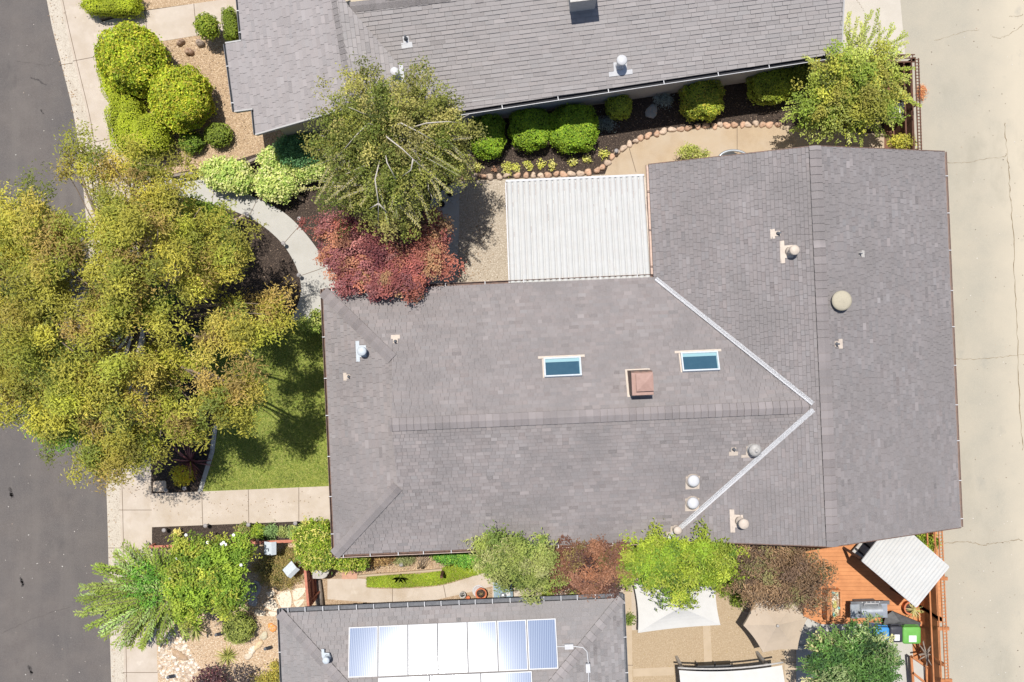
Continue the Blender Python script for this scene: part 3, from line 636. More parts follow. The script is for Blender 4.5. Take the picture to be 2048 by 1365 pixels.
# ---------------------------------------------------------------- upper (northern) house
E2 = 3.0; TA = R(7.2)
fx = Vector((math.cos(TA), math.sin(TA), 0)); fy = Vector((-math.sin(TA), math.cos(TA), 0))
e0 = P(1300, 162, E2)
pa = Plane(e0, E2, -fy, KS)                           # main slope falling to the side yard
TB = R(7.5); gx = Vector((math.cos(TB), math.sin(TB), 0)); gy = Vector((-math.sin(TB), math.cos(TB), 0))
l0 = P(470, 222, E2); pb = Plane(l0, E2, -gx, KS)     # left slope of the front wing
rdg = pb.pix(706, 212)                                # ridge of the front wing
pc = Plane(rdg, rdg.z, gx, KS)                        # its right slope
house2 = thing('ranch_house', 'pale grey shingled house along the top edge with a front gable wing', 'house', P(1000, 60))
def isect_px(pl, pts): return [tuple(pl.pix(x, y))[:2] for x, y in pts]
rr = random.Random(23); mb = MB()
eaveL = pa.pix(880, 228); eaveR = pa.pix(1682, 106)
topR = pa.pix(1690, -70); 
# ridge of the main body, beyond the top of the frame on the right
rp0 = pa.pix(700, 18)
def along(a, t): return (a[0], a[1])
A = [tuple(eaveL)[:2], tuple(eaveR)[:2], tuple(pa.pix(1692, -190))[:2], tuple(pa.pix(700, 16))[:2]]
shingle(mb, pa, [A], rr, butt=.025, var=.04, expo=.145, wmin=.26, wmax=.5, warm=.015)
B1 = isect_px(pb, [(470, 222), (448, 85), (673, -30), (706, 212)])
B1 = [tuple(pb.pix(452, 85))[:2], tuple(pb.pix(470, 222))[:2], tuple(pb.pix(508, 218))[:2], tuple(pb.pix(512, 268))[:2], tuple(rdg)[:2], tuple(pb.pix(668, -40))[:2], tuple(pb.pix(478, -40))[:2], tuple(pb.pix(482, 82))[:2]]
parts_ = [isect_px(pb, [(452, 87), (470, 222), (507, 216), (490, 80)]), isect_px(pb, [(472, -60), (484, 81), (490, 80), (507, 216), (512, 268), (706, 212), (664, -60)])]
parts_ = [isect_px(pb, [(452, 87), (470, 222), (507, 217), (489, 81)]), isect_px(pb, [(484, 81), (489, 81), (507, 217), (512, 268), (706, 211), (683, 66)]), isect_px(pb, [(470, -60), (484, 82), (684, 66), (663, -60)])]
shingle(mb, pb, parts_, rr, butt=.024, var=.05, expo=.145, wmin=.22, wmax=.40, base=(1.0, .99, 1.01), warm=.015)
# right slope of the wing runs down to the valley with the main body
shingle(mb, pc, [isect_px(pc, [(706, 212), (890, 238), (700, 16), (668, -30)])], rr, butt=.024, var=.05, expo=.145, wmin=.22, wmax=.40, warm=.015)
mb.build('roof', M['shingle2'], house2)
rd2 = pb.pix(663, -60); caprun(house2, M['shingle2'], rdg, Vector((rd2.x, rd2.y, rdg.z)), rr, base=.66, step=.22, width=.34)
q0 = pa.pix(700, 14); q1 = pa.pix(1692, -188); caprun(house2, M['shingle2'], q0 + fx * 0 + Vector((0, 0, .02)), pa.pix(900, -8) + Vector((0, 0, .02)), rr, base=.62, step=.22, width=.36)
gutter('gutter', eaveL, eaveR, -(eaveR - eaveL).cross(Vector((0, 0, 1))) * -1, house2, M['dark'], M['whitemetal'], .13, 1.9, M['whitemetal'])
gl = [(452, 87), (470, 222)]; gutter('gutter', pb.pix(470, 222), pb.pix(452, 87), -gx, house2, M['greygutter'], M['whitemetal'], .09, 1.3, M['greygutter'])
gutter('gutter', pb.pix(512, 268), pb.pix(507, 217), -gx, house2, M['greygutter'], None, .08)
gutter('gutter', pb.pix(484, 81), pb.pix(471, -60), -gx, house2, M['greygutter'], M['whitemetal'], .08)
for a, b in (((470, 223), (507, 218)), ((452, 86), (484, 81)), ((512, 269), (706, 213))):
    mb = MB(); mb.bar(pb.pix(*a) + Vector((0, 0, -.05)), pb.pix(*b) + Vector((0, 0, -.05)), .05, .16); mb.build('rake_board', M['stucco'], house2)
mb = MB(); mb.bar(pc.pix(706, 213) + Vector((0, 0, -.05)), pc.pix(880, 236) + Vector((0, 0, -.05)), .05, .16); mb.build('rake_board', M['stucco'], house2)
mb = MB(); mb.bar(eaveR + Vector((.02, 0, -.05)), pa.pix(1694, -190) + Vector((.02, 0, -.05)), .05, .16)
mb.build('rake_board', M['stucco'], house2)
def inn(p, d): return (p[0] + d[0], p[1] + d[1])
ev = (eaveR - eaveL).normalized(); en = Vector((-ev.y, ev.x, 0))
w_a = eaveL + en * .24; w_b = eaveR + en * .24 - ev * .4
mb = MB(); wl2 = P(512, 268, E2) + gx * .75 + gy * .30; wr2 = w_a + ev * 0.3
mb.prism([(w_a.x, w_a.y), (w_b.x, w_b.y), (w_b.x + 0.6, 16), (w_a.x, 16)], 0, E2 + .05, 0); mb.build('wall', M['stucco'], house2)
mb = MB(); s0 = pb.pix(512, 268) + gx * .62 + gy * .3; s1 = s0 + gx * 6.2
mb.prism([(s0.x, s0.y), (s1.x, s1.y), (s1.x, 15.5), (s0.x - .8, 15.5)], 0, E2 - .02, 0)
mb.add([(s0.x, s0.y, E2 - .02), (s1.x, s1.y, E2 - .02), ((s0.x + s1.x) / 2, (s0.y + s1.y) / 2, rdg.z - .3)], [[0, 1, 2], [2, 1, 0]])
mb.build('wall', M['beigewall'], house2)
# chimney of the upper house
c = pa.pix(1158, 22); mb = MB(); mb.box((c.x + .05, c.y + .40, c.z + .2), (.85, .80, 1.5), TA); ch = mb.build('chimney', M['stucco'], house2)
mb = MB(); mb.box((c.x + .05, c.y + .40, c.z + 1.0), (.95, .9, .10), TA); mb.box((c.x + .05, c.y + .40, c.z + 1.10), (.42, .42, .12), TA); mb.build('chimney_cap', M['greymetal'], ch)
pipe_vent(house2, pa, 1240, 130, 'cap', 1.15, M['whitemetal']); pipe_vent(house2, pa, 812, 78, 'pipe', 1.1, M['whitemetal']); pipe_vent(house2, pc, 792, 150, 'cap', .9, M['whitemetal'])
c = pc.pix(741, 180); mb = MB(); mb.tube([c, c + Vector((0, 0, .9))], .03, 8); mb.build('vent_pipe', M['whitemetal'], house2)

# ---------------------------------------------------------------- lower (solar) house
E3 = 2.9; K3 = 0.33
hx, hy = ex, ey
tl = P(559, 1226, E3); tr = P(1243, 1191, E3)
def h2(u, v): q = tl + ex * u + ey * v; return (q.x, q.y)
Wd = (tr - tl).dot(ex); D3 = 9.5
pt = Plane(tl, E3, ey, K3); plf = Plane(tl, E3, -ex, K3); prt = Plane(tr, E3, ex, K3)
house3 = thing('ranch_house', 'grey hip roofed house at the bottom edge carrying solar panels', 'house', Vector((*h2(Wd / 2, -5), 0)))
hd = D3 / 2; rr = random.Random(31); mb = MB()
pbk = Plane(Vector((*h2(0, -D3), 0)), E3, -ey, K3)
shingle(mb, pt, [[h2(0, 0), h2(hd, -hd), h2(Wd - hd, -hd), h2(Wd, 0)]], rr, butt=.016, var=.06, expo=.145)
shingle(mb, plf, [[h2(0, 0), h2(hd, -hd), h2(0, -D3)]], rr, butt=.018, var=.07)
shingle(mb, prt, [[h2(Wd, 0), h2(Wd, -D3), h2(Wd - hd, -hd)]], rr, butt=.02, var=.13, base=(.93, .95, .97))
n4 = [h2(0, -D3), h2(Wd, -D3), h2(Wd - hd, -hd), h2(hd, -hd)]
mb.add([(p[0], p[1], pbk.z(*p)) for p in n4], [[0, 1, 2, 3]])
mb.build('roof', M['shingle3'], house3)
zt = E3 + K3 * hd
caprun(house3, M['shingle3'], Vector((*h2(0, 0), E3)), Vector((*h2(hd, -hd), zt)), rr, base=.92, step=.26, width=.36, drop=.0, lift=.07, butt=.035, var=.10)
caprun(house3, M['shingle3'], Vector((*h2(Wd, 0), E3)), Vector((*h2(Wd - hd, -hd), zt)), rr, base=1.0, step=.26, width=.34, drop=.0, lift=.06, butt=.035, var=.12)
caprun(house3, M['shingle3'], Vector((*h2(hd, -hd), zt)), Vector((*h2(Wd - hd, -hd), zt)), rr, base=.8)
gutter('gutter', Vector((*h2(0, 0), E3)), Vector((*h2(Wd, 0), E3)), ey, house3, M['greygutter'], M['whitemetal'], .15, .60, M['greygutter'])
gutter('gutter', Vector((*h2(0, .12), E3)), Vector((*h2(0, -D3), E3)), -ex, house3, M['greygutter'], M['whitemetal'], .08, 1.2, M['greygutter'])
gutter('gutter', Vector((*h2(Wd, .12), E3)), Vector((*h2(Wd, -D3), E3)), ex, house3, M['greygutter'], M['whitemetal'], .10, 1.2, M['greygutter'])
mb = MB(); mb.prism([h2(.5, -.85), h2(Wd - .45, -.85), h2(Wd - .45, -D3 + .4), h2(.5, -D3 + .4)], 0, E3 - .03); mb.build('wall', M['beigewall'], house3)
pipe_vent(house3, plf, 656, 1314, 'cap', .75, M['leadtin'])
# solar panels
uu, vv_, nn_ = pt.axes(); dn3 = Vector((pt.d.x, pt.d.y, -pt.k)).normalized(); ux = ex
o3 = pt.pix(697, 1254, .15)
pw = (pt.pix(1112, 1236, .15) - o3).dot(ex) / 7.0
plen = -((pt.pix(1117, 1338, .15) - pt.pix(1112, 1236, .15)).dot(dn3))
def panel(u0, s0, w_, l_, lab=None):
    g = .012
    org = o3 + ux * u0 - dn3 * s0
    e = thing_part = bpy.data.objects.new('solar_panel', None)
    mb = MB(); t = .035; dz = .045
    def fr(mb, x0, x1, y0, y1, l0, l1):
        q = [(x0, y0), (x1, y0), (x1, y1), (x0, y1)]
        b_ = [org + ux * x - dn3 * y + nn_ * l0 for x, y in q]; t_ = [org + ux * x - dn3 * y + nn_ * l1 for x, y in q]
        mb.add(b_ + t_, [[7, 6, 5, 4], [4, 5, 1, 0], [5, 6, 2, 1], [6, 7, 3, 2], [7, 4, 0, 3], [0, 1, 2, 3]])
    ring = [(g, g), (w_ - g, g), (w_ - g, l_ - g), (g, l_ - g), (g + t, g + t), (w_ - g - t, g + t), (w_ - g - t, l_ - g - t), (g + t, l_ - g - t)]
    vs = [org + ux * x - dn3 * y + nn_ * l for l in (-dz, .006) for x, y in ring]
    mb.add(vs, [q for i in range(4) for q in ([8 + i, 8 + 4 + i, 8 + 4 + (i + 1) % 4, 8 + (i + 1) % 4], [i, 8 + i, 8 + (i + 1) % 4, (i + 1) % 4], [4 + i, 4 + (i + 1) % 4, 12 + (i + 1) % 4, 12 + i])])
    f = mb.build('solar_panel', M['whitemetal'], house3)
    if lab: f['label'] = lab
    mb = MB(); fr(mb, g + t, w_ - g - t, g + t, l_ - g - t, -dz, 0.0); mb.build('solar_cells', M['solar'], f)
    bpy.data.objects.remove(e)
for i in range(7): panel(i * pw, 0, pw, plen)
for i in range(3): panel(pw + i * (pw * 1.705), plen + .02, pw * 1.705, pw)
# conduit and boxes right of the panels
mb = MB(); pts = [pt.pix(x, y, .10) for x, y in ((1112, 1293), (1150, 1293), (1166, 1295), (1174, 1303), (1177, 1330), (1178, 1400))]
mb.tube(pts, .018, 8); cd = mb.build('conduit', M['whitemetal'], house3)
for (x, y, a_, b_) in ((1138, 1293, .30, .17), (1176, 1336, .15, .30)):
    mb = MB(); mb.box(pt.pix(x, y, .10), (a_, b_, .10), TH); mb.build('junction_box', M['whitemetal'], cd)

# ================================================================ FOLIAGE
def leaves(name, C, N, A, L, Wd, cols, parent=None, m=None, origin=None, fold=0.0):
    """C centres, N normals, A axis directions, L/Wd sizes, cols (n,3): rhombic leaves folded along the midrib"""
    n = len(C); N = N / np.linalg.norm(N, axis=1, keepdims=True); cols = np.clip(np.asarray(cols) * 1.38 + np.array([.004, .004, .012]), .003, .85)
    A = A - N * np.sum(A * N, axis=1, keepdims=True); A /= (np.linalg.norm(A, axis=1, keepdims=True) + 1e-9)
    B = np.cross(N, A); L = np.broadcast_to(L, (n,))[:, None]; Wd = np.broadcast_to(Wd, (n,))[:, None]
    V = np.empty((n, 4, 3)); V[:, 0] = C - A * L / 2; V[:, 1] = C + B * Wd / 2 + A * L * .05 + N * Wd * .18; V[:, 2] = C + A * L / 2 - N * L * .12; V[:, 3] = C - B * Wd / 2 + A * L * .05 + N * Wd * .18
    return npobj(name, V.reshape(-1, 3), np.arange(n * 4).reshape(n, 4), [m or M['leaf']], parent, tone=cols, origin=origin)

def pick(rs, pal, n, jit=.16):
    pal = np.array(pal); i = rs.randint(0, len(pal), n); return np.clip(pal[i], 0, 1)

def crown(name, blobs, ncl, per, L, Wd, pal, parent=None, seed=1, cs=.14, shell=.62, up=.8, out=.6, rnd=.6, rough=.35, jit=.18, m=None, origin=None, flat=1.0, droop=0.0, extra=None, lower=.35, poke=.12, boughs=0, brad=.34):
    """leaf clusters through the volume of overlapping ellipsoids; blobs = (px,py,rx_px,ry_px,z_centre,rz[,weight])"""
    rs = np.random.RandomState(seed)
    B = []
    for b in blobs:
        c = P(b[0], b[1], b[4]); B.append((c.x, c.y, c.z, PX(b[2], b[4]), PX(b[3], b[4]), b[5], b[6] if len(b) > 6 else 1.0))
    B = np.array(B); wt = B[:, 3] * B[:, 4] * B[:, 6]; wt /= wt.sum()
    nall, ncl = ncl, (boughs or ncl)
    idx = rs.choice(len(B), ncl, p=wt); D = rs.normal(size=(ncl, 3)); D /= np.linalg.norm(D, axis=1, keepdims=True)
    flip = (D[:, 2] < -lower); D[flip, 2] *= -1
    ph = rs.uniform(0, 6.28, (len(B), 3))
    lump = 1 + rough * .5 * (np.sin(D[:, 0] * 5 + ph[idx, 0]) * np.sin(D[:, 1] * 6 + ph[idx, 1]) + .6 * np.sin(D[:, 2] * 7 + D[:, 0] * 4 + ph[idx, 2]))
    rho = (shell + (1 - shell) * rs.uniform(0, 1, ncl) ** .7) * lump * (1 + rs.exponential(poke * .5, ncl) * (rs.uniform(0, 1, ncl) < .3))
    CC = B[idx, :3] + D * rho[:, None] * B[idx, 3:6]
    base = pick(rs, pal, ncl) * (1 + rs.normal(0, jit, (ncl, 1)))
    if boughs:
        ncl = nall; bi = rs.randint(0, boughs, ncl); E_ = rs.normal(size=(ncl, 3)); E_ /= np.linalg.norm(E_, axis=1, keepdims=True)
        E_[:, 2] = np.where(E_[:, 2] < -.3, -E_[:, 2], E_[:, 2]); br = brad * rs.uniform(.6, 1.4, boughs)
        st = rs.uniform(.5, 1.0, (boughs, 1)); an = rs.uniform(0, 6.28, boughs)
        off_ = E_ * (br[bi] * rs.uniform(.25, 1, ncl) ** .6)[:, None]; off_[:, 2] *= .6
        out_ = np.stack([D[bi, 0], D[bi, 1], D[bi, 2] * .3], 1); CC = CC[bi] + off_ + out_ * (off_ * out_).sum(axis=1, keepdims=True) * .9
        D = E_ * .8 + D[bi] * .4; base = base[bi] * (1 + rs.normal(0, .08, (ncl, 1)))
    CC[:, 2] = np.maximum(CC[:, 2], .08)
    n = ncl * per; ci = np.repeat(np.arange(ncl), per)
    off = rs.normal(size=(n, 3)) * cs; off[:, 2] *= flat; off[:, 2] -= droop * rs.uniform(0, 1, n)
    C = CC[ci] + off; C[:, 2] = np.maximum(C[:, 2], .03)
    Nn = D[ci] * out + np.array([0, 0, up]) + rs.normal(size=(n, 3)) * rnd
    Ax = off / (cs + 1e-6) * .6 + rs.normal(size=(n, 3)) * .6; Ax[:, 2] -= droop * 3
    col = np.clip(base[ci] * (1 + rs.normal(0, .10, (n, 1))), .002, 1)
    return leaves(name, C, Nn, Ax, L * rs.uniform(.7, 1.25, n), Wd * rs.uniform(.7, 1.25, n), col, parent, m, origin)

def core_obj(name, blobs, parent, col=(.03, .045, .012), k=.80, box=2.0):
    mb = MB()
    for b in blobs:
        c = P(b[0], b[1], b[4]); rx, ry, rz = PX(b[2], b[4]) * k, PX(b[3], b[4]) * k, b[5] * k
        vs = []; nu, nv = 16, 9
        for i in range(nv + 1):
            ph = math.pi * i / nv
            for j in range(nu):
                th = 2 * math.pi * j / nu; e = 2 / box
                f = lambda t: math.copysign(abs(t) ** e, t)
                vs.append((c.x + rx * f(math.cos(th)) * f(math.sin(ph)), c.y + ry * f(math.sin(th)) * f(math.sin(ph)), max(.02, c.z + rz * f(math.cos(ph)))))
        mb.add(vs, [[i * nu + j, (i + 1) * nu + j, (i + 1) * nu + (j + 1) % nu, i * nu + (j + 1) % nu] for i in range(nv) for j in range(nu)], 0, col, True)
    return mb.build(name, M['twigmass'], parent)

def clipped(name, label, cat, px, py, rx, ry, h, pal, seed, group=None, box=2.0, n=2600, L=.075, Wd=.05, rot=0.0, jit=.12, lobes=None, trunk=False, rough=.075, m=None, z0=0.0, rnd=.42, core=(.035, .05, .012)):
    """a clipped shrub: tight skin of small leaves over a dark core. rx, ry in pixels, h total height"""
    rs = np.random.RandomState(seed); zc = z0 + h / 2 if box <= 2.2 else z0 + h / 2
    c = P(px, py, zc); t = thing(name, label, cat, (c.x, c.y, 0), group)
    rxm, rym, rz = PX(rx, zc), PX(ry, zc), h / 2
    D = rs.normal(size=(n, 3)); D /= np.linalg.norm(D, axis=1, keepdims=True)
    D[:, 2] = np.where(D[:, 2] < -.5, -D[:, 2], D[:, 2])
    e = 2 / box
    Q = np.sign(D) * np.abs(D) ** e
    sc = 1.0 / np.max(np.abs(Q), axis=1) if False else 1.0
    nrm = (np.abs(D) ** box).sum(axis=1) ** (1 / box); Q = D / nrm[:, None]
    ph = rs.uniform(0, 6.28, 6)
    lump = 1 + rough * (np.sin(D[:, 0] * 7 + ph[0]) * np.sin(D[:, 1] * 8 + ph[1]) + np.sin(D[:, 2] * 9 + D[:, 0] * 5 + ph[2]))
    rr_ = lump * (1 - rs.exponential(.035, n)) + (rs.uniform(0, 1, n) < .10) * rs.uniform(0, .13, n)
    X = Q * rr_[:, None] * np.array([rxm, rym, rz])
    ca, sa = math.cos(rot), math.sin(rot)
    X = np.stack([X[:, 0] * ca - X[:, 1] * sa, X[:, 0] * sa + X[:, 1] * ca, X[:, 2]], 1)
    C = X + np.array([c.x, c.y, zc]); C[:, 2] = np.maximum(C[:, 2], .03)
    G = np.sign(D) * np.abs(Q) ** (box - 1); G /= np.linalg.norm(G, axis=1, keepdims=True)
    G = np.stack([G[:, 0] * ca - G[:, 1] * sa, G[:, 0] * sa + G[:, 1] * ca, G[:, 2]], 1)
    Nn = G + rs.normal(size=(n, 3)) * rnd + np.array([0, 0, .15]); Ax = rs.normal(size=(n, 3))
    cl = np.sin(X[:, 0] * 4.1 + ph[3]) * np.sin(X[:, 1] * 3.7 + ph[4])
    col = pick(rs, pal, n) * (1 + .17 * cl[:, None] + rs.normal(0, jit, (n, 1)))
    leaves('foliage', C, Nn, Ax, L * rs.uniform(.7, 1.3, n), Wd * rs.uniform(.7, 1.3, n), np.clip(col, .003, 1), t, m or M['leaf'])
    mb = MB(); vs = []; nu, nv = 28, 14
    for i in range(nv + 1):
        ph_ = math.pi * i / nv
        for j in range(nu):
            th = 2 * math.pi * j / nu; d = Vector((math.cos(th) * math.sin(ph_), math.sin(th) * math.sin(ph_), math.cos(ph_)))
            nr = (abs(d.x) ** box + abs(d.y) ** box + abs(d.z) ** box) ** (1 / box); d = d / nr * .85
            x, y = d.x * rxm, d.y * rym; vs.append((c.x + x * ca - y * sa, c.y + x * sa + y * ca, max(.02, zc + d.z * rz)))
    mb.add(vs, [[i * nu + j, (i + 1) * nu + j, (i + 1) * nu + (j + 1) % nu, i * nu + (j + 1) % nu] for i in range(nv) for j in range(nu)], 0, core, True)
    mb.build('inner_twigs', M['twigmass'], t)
    if trunk or z0 > 0: q = MB(); q.tube([(c.x, c.y, 0), (c.x + .02, c.y, zc)], [.07, .05], 7); q.build('stem', M['bark'], t)
    return t

def limb(mb, a, b, r0, r1, rnd, sag=.0, wob=.12, n=6, mi=0):
    a = Vector(a); b = Vector(b); pts = []; Ln = (b - a).length
    o1 = Vector((rnd.uniform(-1, 1), rnd.uniform(-1, 1), rnd.uniform(-.5, .5))) * wob * Ln
    for i in range(n + 1):
        t = i / n; p = a.lerp(b, t) + o1 * math.sin(math.pi * t) * .5 + Vector((rnd.uniform(-1, 1), rnd.uniform(-1, 1), 0)) * wob * Ln * .08
        p.z += sag * math.sin(math.pi * t); pts.append(p)
    mb.tube(pts, [r0 + (r1 - r0) * i / n for i in range(n + 1)], 6, mi); return pts

def skeleton(name, base, blobs, parent, m, rnd, r0=.2, fork=.35, twigs=4, top=.95, tw=.012):
    """trunk from the base, a limb to each part of the crown, thinner twigs out of each limb"""
    mb = MB(); base = Vector(base); cs = [P(b[0], b[1], b[4]) for b in blobs]
    mean = sum(cs, Vector((0, 0, 0))) / len(cs); f = base.lerp(Vector((mean.x * .4 + base.x * .6, mean.y * .4 + base.y * .6, mean.z)), fork)
    mb.tube([base, base.lerp(f, .5) + Vector((.04, .03, 0)), f], [r0, r0 * .85, r0 * .75], 9)
    for b, c in zip(blobs, cs):
        e = Vector(c); e.z += b[5] * .2
        pts = limb(mb, f, e, r0 * .34, r0 * .13, rnd, sag=.25, n=6)
        for k in range(twigs):
            a = rnd.uniform(0, 6.28); s_ = pts[rnd.randint(3, 6)]
            q = Vector((c.x + math.cos(a) * PX(b[2], b[4]) * top * rnd.uniform(.6, 1), c.y + math.sin(a) * PX(b[3], b[4]) * top * rnd.uniform(.6, 1), c.z + rnd.uniform(-.2, .8) * b[5]))
            limb(mb, s_, q, r0 * .10, tw * .8, rnd, sag=.12, n=5)
    return mb.build(name, m, parent)

def sprays(name, tips, root, parent, pal, seed, L=.11, Wd=.045, step=.045, arch=.5, m=None, pairs=1, tw=.010, twm=None, jit=.12, spread=.5):
    """long arching shoots carrying leaves; tips = list of world Vectors"""
    rs = np.random.RandomState(seed); Cs, Ns, As, cl = [], [], [], []; mb = MB()
    for tp in tips:
        r = Vector(root) if not isinstance(root, list) else root[rs.randint(len(root))]
        r = Vector(r); tp = Vector(tp); Ln = (tp - r).length; n = max(4, int(Ln / step)); mid = r.lerp(tp, .5) + Vector((rs.uniform(-.1, .1) * Ln, rs.uniform(-.1, .1) * Ln, arch * Ln * .35))
        base = np.array(pal[rs.randint(len(pal))]) * (1 + rs.normal(0, jit)); pts = []
        for i in range(n + 1):
            t = i / n; p = r * (1 - t) ** 2 + mid * 2 * t * (1 - t) + tp * t * t; pts.append(p)
            if t < .18: continue
            d = ((mid - r) * 2 * (1 - t) + (tp - mid) * 2 * t).normalized(); sd = d.cross(Vector((0, 0, 1))).normalized()
            for s_ in (-1, 1) * pairs:
                ax = d * .7 + sd * s_ * rs.uniform(.4, 1.0) + Vector((0, 0, rs.uniform(-.3, .3))); Cs.append(tuple(p + ax.normalized() * L * spread + Vector(rs.uniform(-.02, .02, 3)))); As.append(tuple(ax))
                Ns.append((rs.normal(0, .35), rs.normal(0, .35), 1)); cl.append(base * (1 + rs.normal(0, .12)))
        st = max(1, n // 5); mb.tube(pts[::st] + [pts[-1]], [tw * (1.6 - 1.2 * i / (len(pts[::st]))) for i in range(len(pts[::st]) + 1)], 4, cap=False)
    o = leaves(name, np.array(Cs), np.array(Ns), np.array(As), L * rs.uniform(.75, 1.2, len(Cs)), Wd * rs.uniform(.8, 1.2, len(Cs)), np.clip(np.array(cl), .003, 1), parent, m)
    mb.build('twigs', twm or M['bark'], parent); return o

def blades(name, c, n, L, Wd, pal, parent, seed=1, tilt=(.2, 1.1), m=None, curve=.5):
    """a rosette of sword-shaped leaves"""
    rs = np.random.RandomState(seed); V = []; F = []; T = []
    for k in range(n):
        a = rs.uniform(0, 6.28); el = rs.uniform(*tilt); ln = L * rs.uniform(.75, 1.15); d = np.array([math.cos(a), math.sin(a), 0]); sd = np.array([-math.sin(a), math.cos(a), 0])
        b = len(V); col = np.array(pal[rs.randint(len(pal))]) * (1 + rs.normal(0, .12)); ns = 5
        for i in range(ns + 1):
            t = i / ns; p = np.array(c) + d * (ln * t * math.cos(el)) + np.array([0, 0, ln * t * math.sin(el) - curve * ln * t * t * math.cos(el)])
            p[2] = max(p[2], c[2] + .01); ww = Wd * (1 - t ** 1.6) * (.7 + .6 * t) + .002
            V.append(p + sd * ww / 2 + np.array([0, 0, ww * .25])); V.append(p - sd * ww / 2 + np.array([0, 0, ww * .25]))
        for i in range(ns): F.append([b + 2 * i, b + 2 * i + 1, b + 2 * i + 3, b + 2 * i + 2]); T.append(np.clip(col, 0, 1))
    return npobj(name, np.array(V), np.array(F), [m or M['leaf']], parent, tone=np.array(T), origin=c if parent is None else None)

# palettes (leaf base colours)
YG = [(.29, .32, .04), (.25, .29, .035), (.35, .35, .05), (.19, .25, .03), (.33, .31, .05)]
LIME = [(.22, .30, .02), (.18, .26, .02), (.27, .33, .03), (.13, .21, .02), (.29, .33, .04)]
GOLD = [(.36, .32, .045), (.32, .30, .04), (.25, .265, .035), (.38, .32, .06), (.30, .22, .06), (.17, .20, .03), (.33, .31, .045)]
GREEN = [(.14, .25, .03), (.10, .19, .025), (.20, .30, .04), (.16, .26, .05)]
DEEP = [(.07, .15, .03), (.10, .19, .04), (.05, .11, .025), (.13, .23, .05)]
RED = [(.26, .085, .065), (.31, .11, .075), (.22, .07, .06), (.34, .16, .09), (.18, .055, .055)]
PINK = [(.26, .10, .095), (.30, .12, .11), (.21, .08, .08), (.32, .14, .12)]
BROWN = [(.20, .13, .07), (.26, .17, .09), (.15, .10, .06), (.30, .20, .11), (.22, .20, .08)]
RUST = [(.12, .06, .04), (.17, .085, .05), (.20, .10, .055), (.24, .11, .055), (.18, .08, .045), (.26, .13, .07), (.20, .15, .05)]
OLIVE = [(.23, .27, .06), (.18, .23, .045), (.29, .32, .09), (.33, .34, .13), (.15, .21, .04)]
VARI = [(.50, .54, .17), (.40, .48, .12), (.60, .60, .26), (.28, .38, .08)]

def tree(name, label, cat, base, blobs, ncl, per, L, Wd, pal, seed, bark='bark', r0=.16, twigs=4, cs=.14, group=None, fork=.35, tw=.012, top=.95, **kw):
    t = thing(name, label, cat, base, group)
    skeleton('trunk', base, blobs, t, M[bark], random.Random(seed), r0, fork, twigs, top, tw)
    crown('crown', blobs, ncl, per, L, Wd, pal, t, seed, cs, **kw); return t

# ================================================================ TREES AND SHRUBS
GZ = 0.0
def gp(px, py): return P(px, py, 0)
loc_blobs = [(158, 312, 38, 30, 4.6, .6, 1.0), (212, 350, 44, 36, 5.0, .6, .8), (280, 338, 56, 38, 5.2, .7, 1.0), (325, 400, 62, 44, 5.4, .9, .9), (400, 462, 62, 48, 5.2, .9, .9), (225, 430, 50, 50, 5.6, .9, .7), (345, 372, 40, 26, 5.0, .5, .5),
    (95, 455, 95, 65, 5.6, 1.1), (15, 480, 60, 55, 5.2, 1, 1), (15, 600, 80, 90, 5.6, 1.2), (150, 540, 115, 90, 6.6, 1.4), (290, 500, 110, 90, 6.8, 1.4), (400, 520, 80, 60, 5.8, 1.1), (465, 535, 48, 42, 5.0, .8),
    (120, 670, 120, 85, 6.6, 1.4), (265, 620, 90, 70, 6.4, 1.2), (45, 740, 75, 50, 5.2, .9, .9), (210, 770, 110, 70, 6.0, 1.2), (110, 800, 70, 55, 5.2, .9), (480, 690, 56, 52, 6.2, .9), (450, 770, 70, 60, 6.2, 1.0),
    (500, 795, 30, 48, 5.8, .8), (345, 835, 72, 42, 5.0, .8), (285, 885, 40, 42, 4.7, .7), (225, 890, 62, 50, 4.7, .7, .9), (545, 622, 40, 20, 4.0, .4, .6), (480, 620, 60, 34, 4.6, .5, .7), (330, 745, 50, 60, 5.0, .8, .4),
    (70, 790, 60, 45, 5.0, .8, .9), (150, 840, 70, 60, 5.2, .9, .9), (245, 908, 42, 26, 4.5, .5), (210, 900, 40, 40, 4.6, .6)]
t = tree('shade_tree', 'huge spreading tree with yellow green and bronze feathery foliage over the kerb and street', 'tree', gp(310, 640), loc_blobs, 7000, 24, .125, .040, GOLD + [(.29, .30, .035), (.33, .31, .045)], 101, boughs=400, brad=.40,
     r0=.24, twigs=5, cs=.13, up=.8, out=.8, rnd=.6, shell=.45, rough=.5, jit=.2, droop=.05, tw=.014, poke=.22)
tree('understorey_tree', 'bright green smaller tree showing through gaps below the huge street tree', 'tree', gp(150, 780), [(12, 500, 55, 40, 3.0, .6), (130, 850, 60, 40, 3.0, .6), (260, 600, 80, 50, 3.2, .6, .6), (70, 700, 80, 60, 3.2, .6, .6)], 700, 14, .15, .06, [(.12, .26, .02), (.17, .32, .03), (.08, .18, .02)], 102, r0=.12, cs=.15)
tree('leafy_shrub', 'lime green leafy shrub beside the bend of the grey front path', 'shrub', gp(445, 470), [(415, 445, 42, 34, 1.6, .5), (385, 420, 30, 22, 1.5, .4)], 300, 14, .12, .06, LIME, 103, r0=.05, cs=.12)
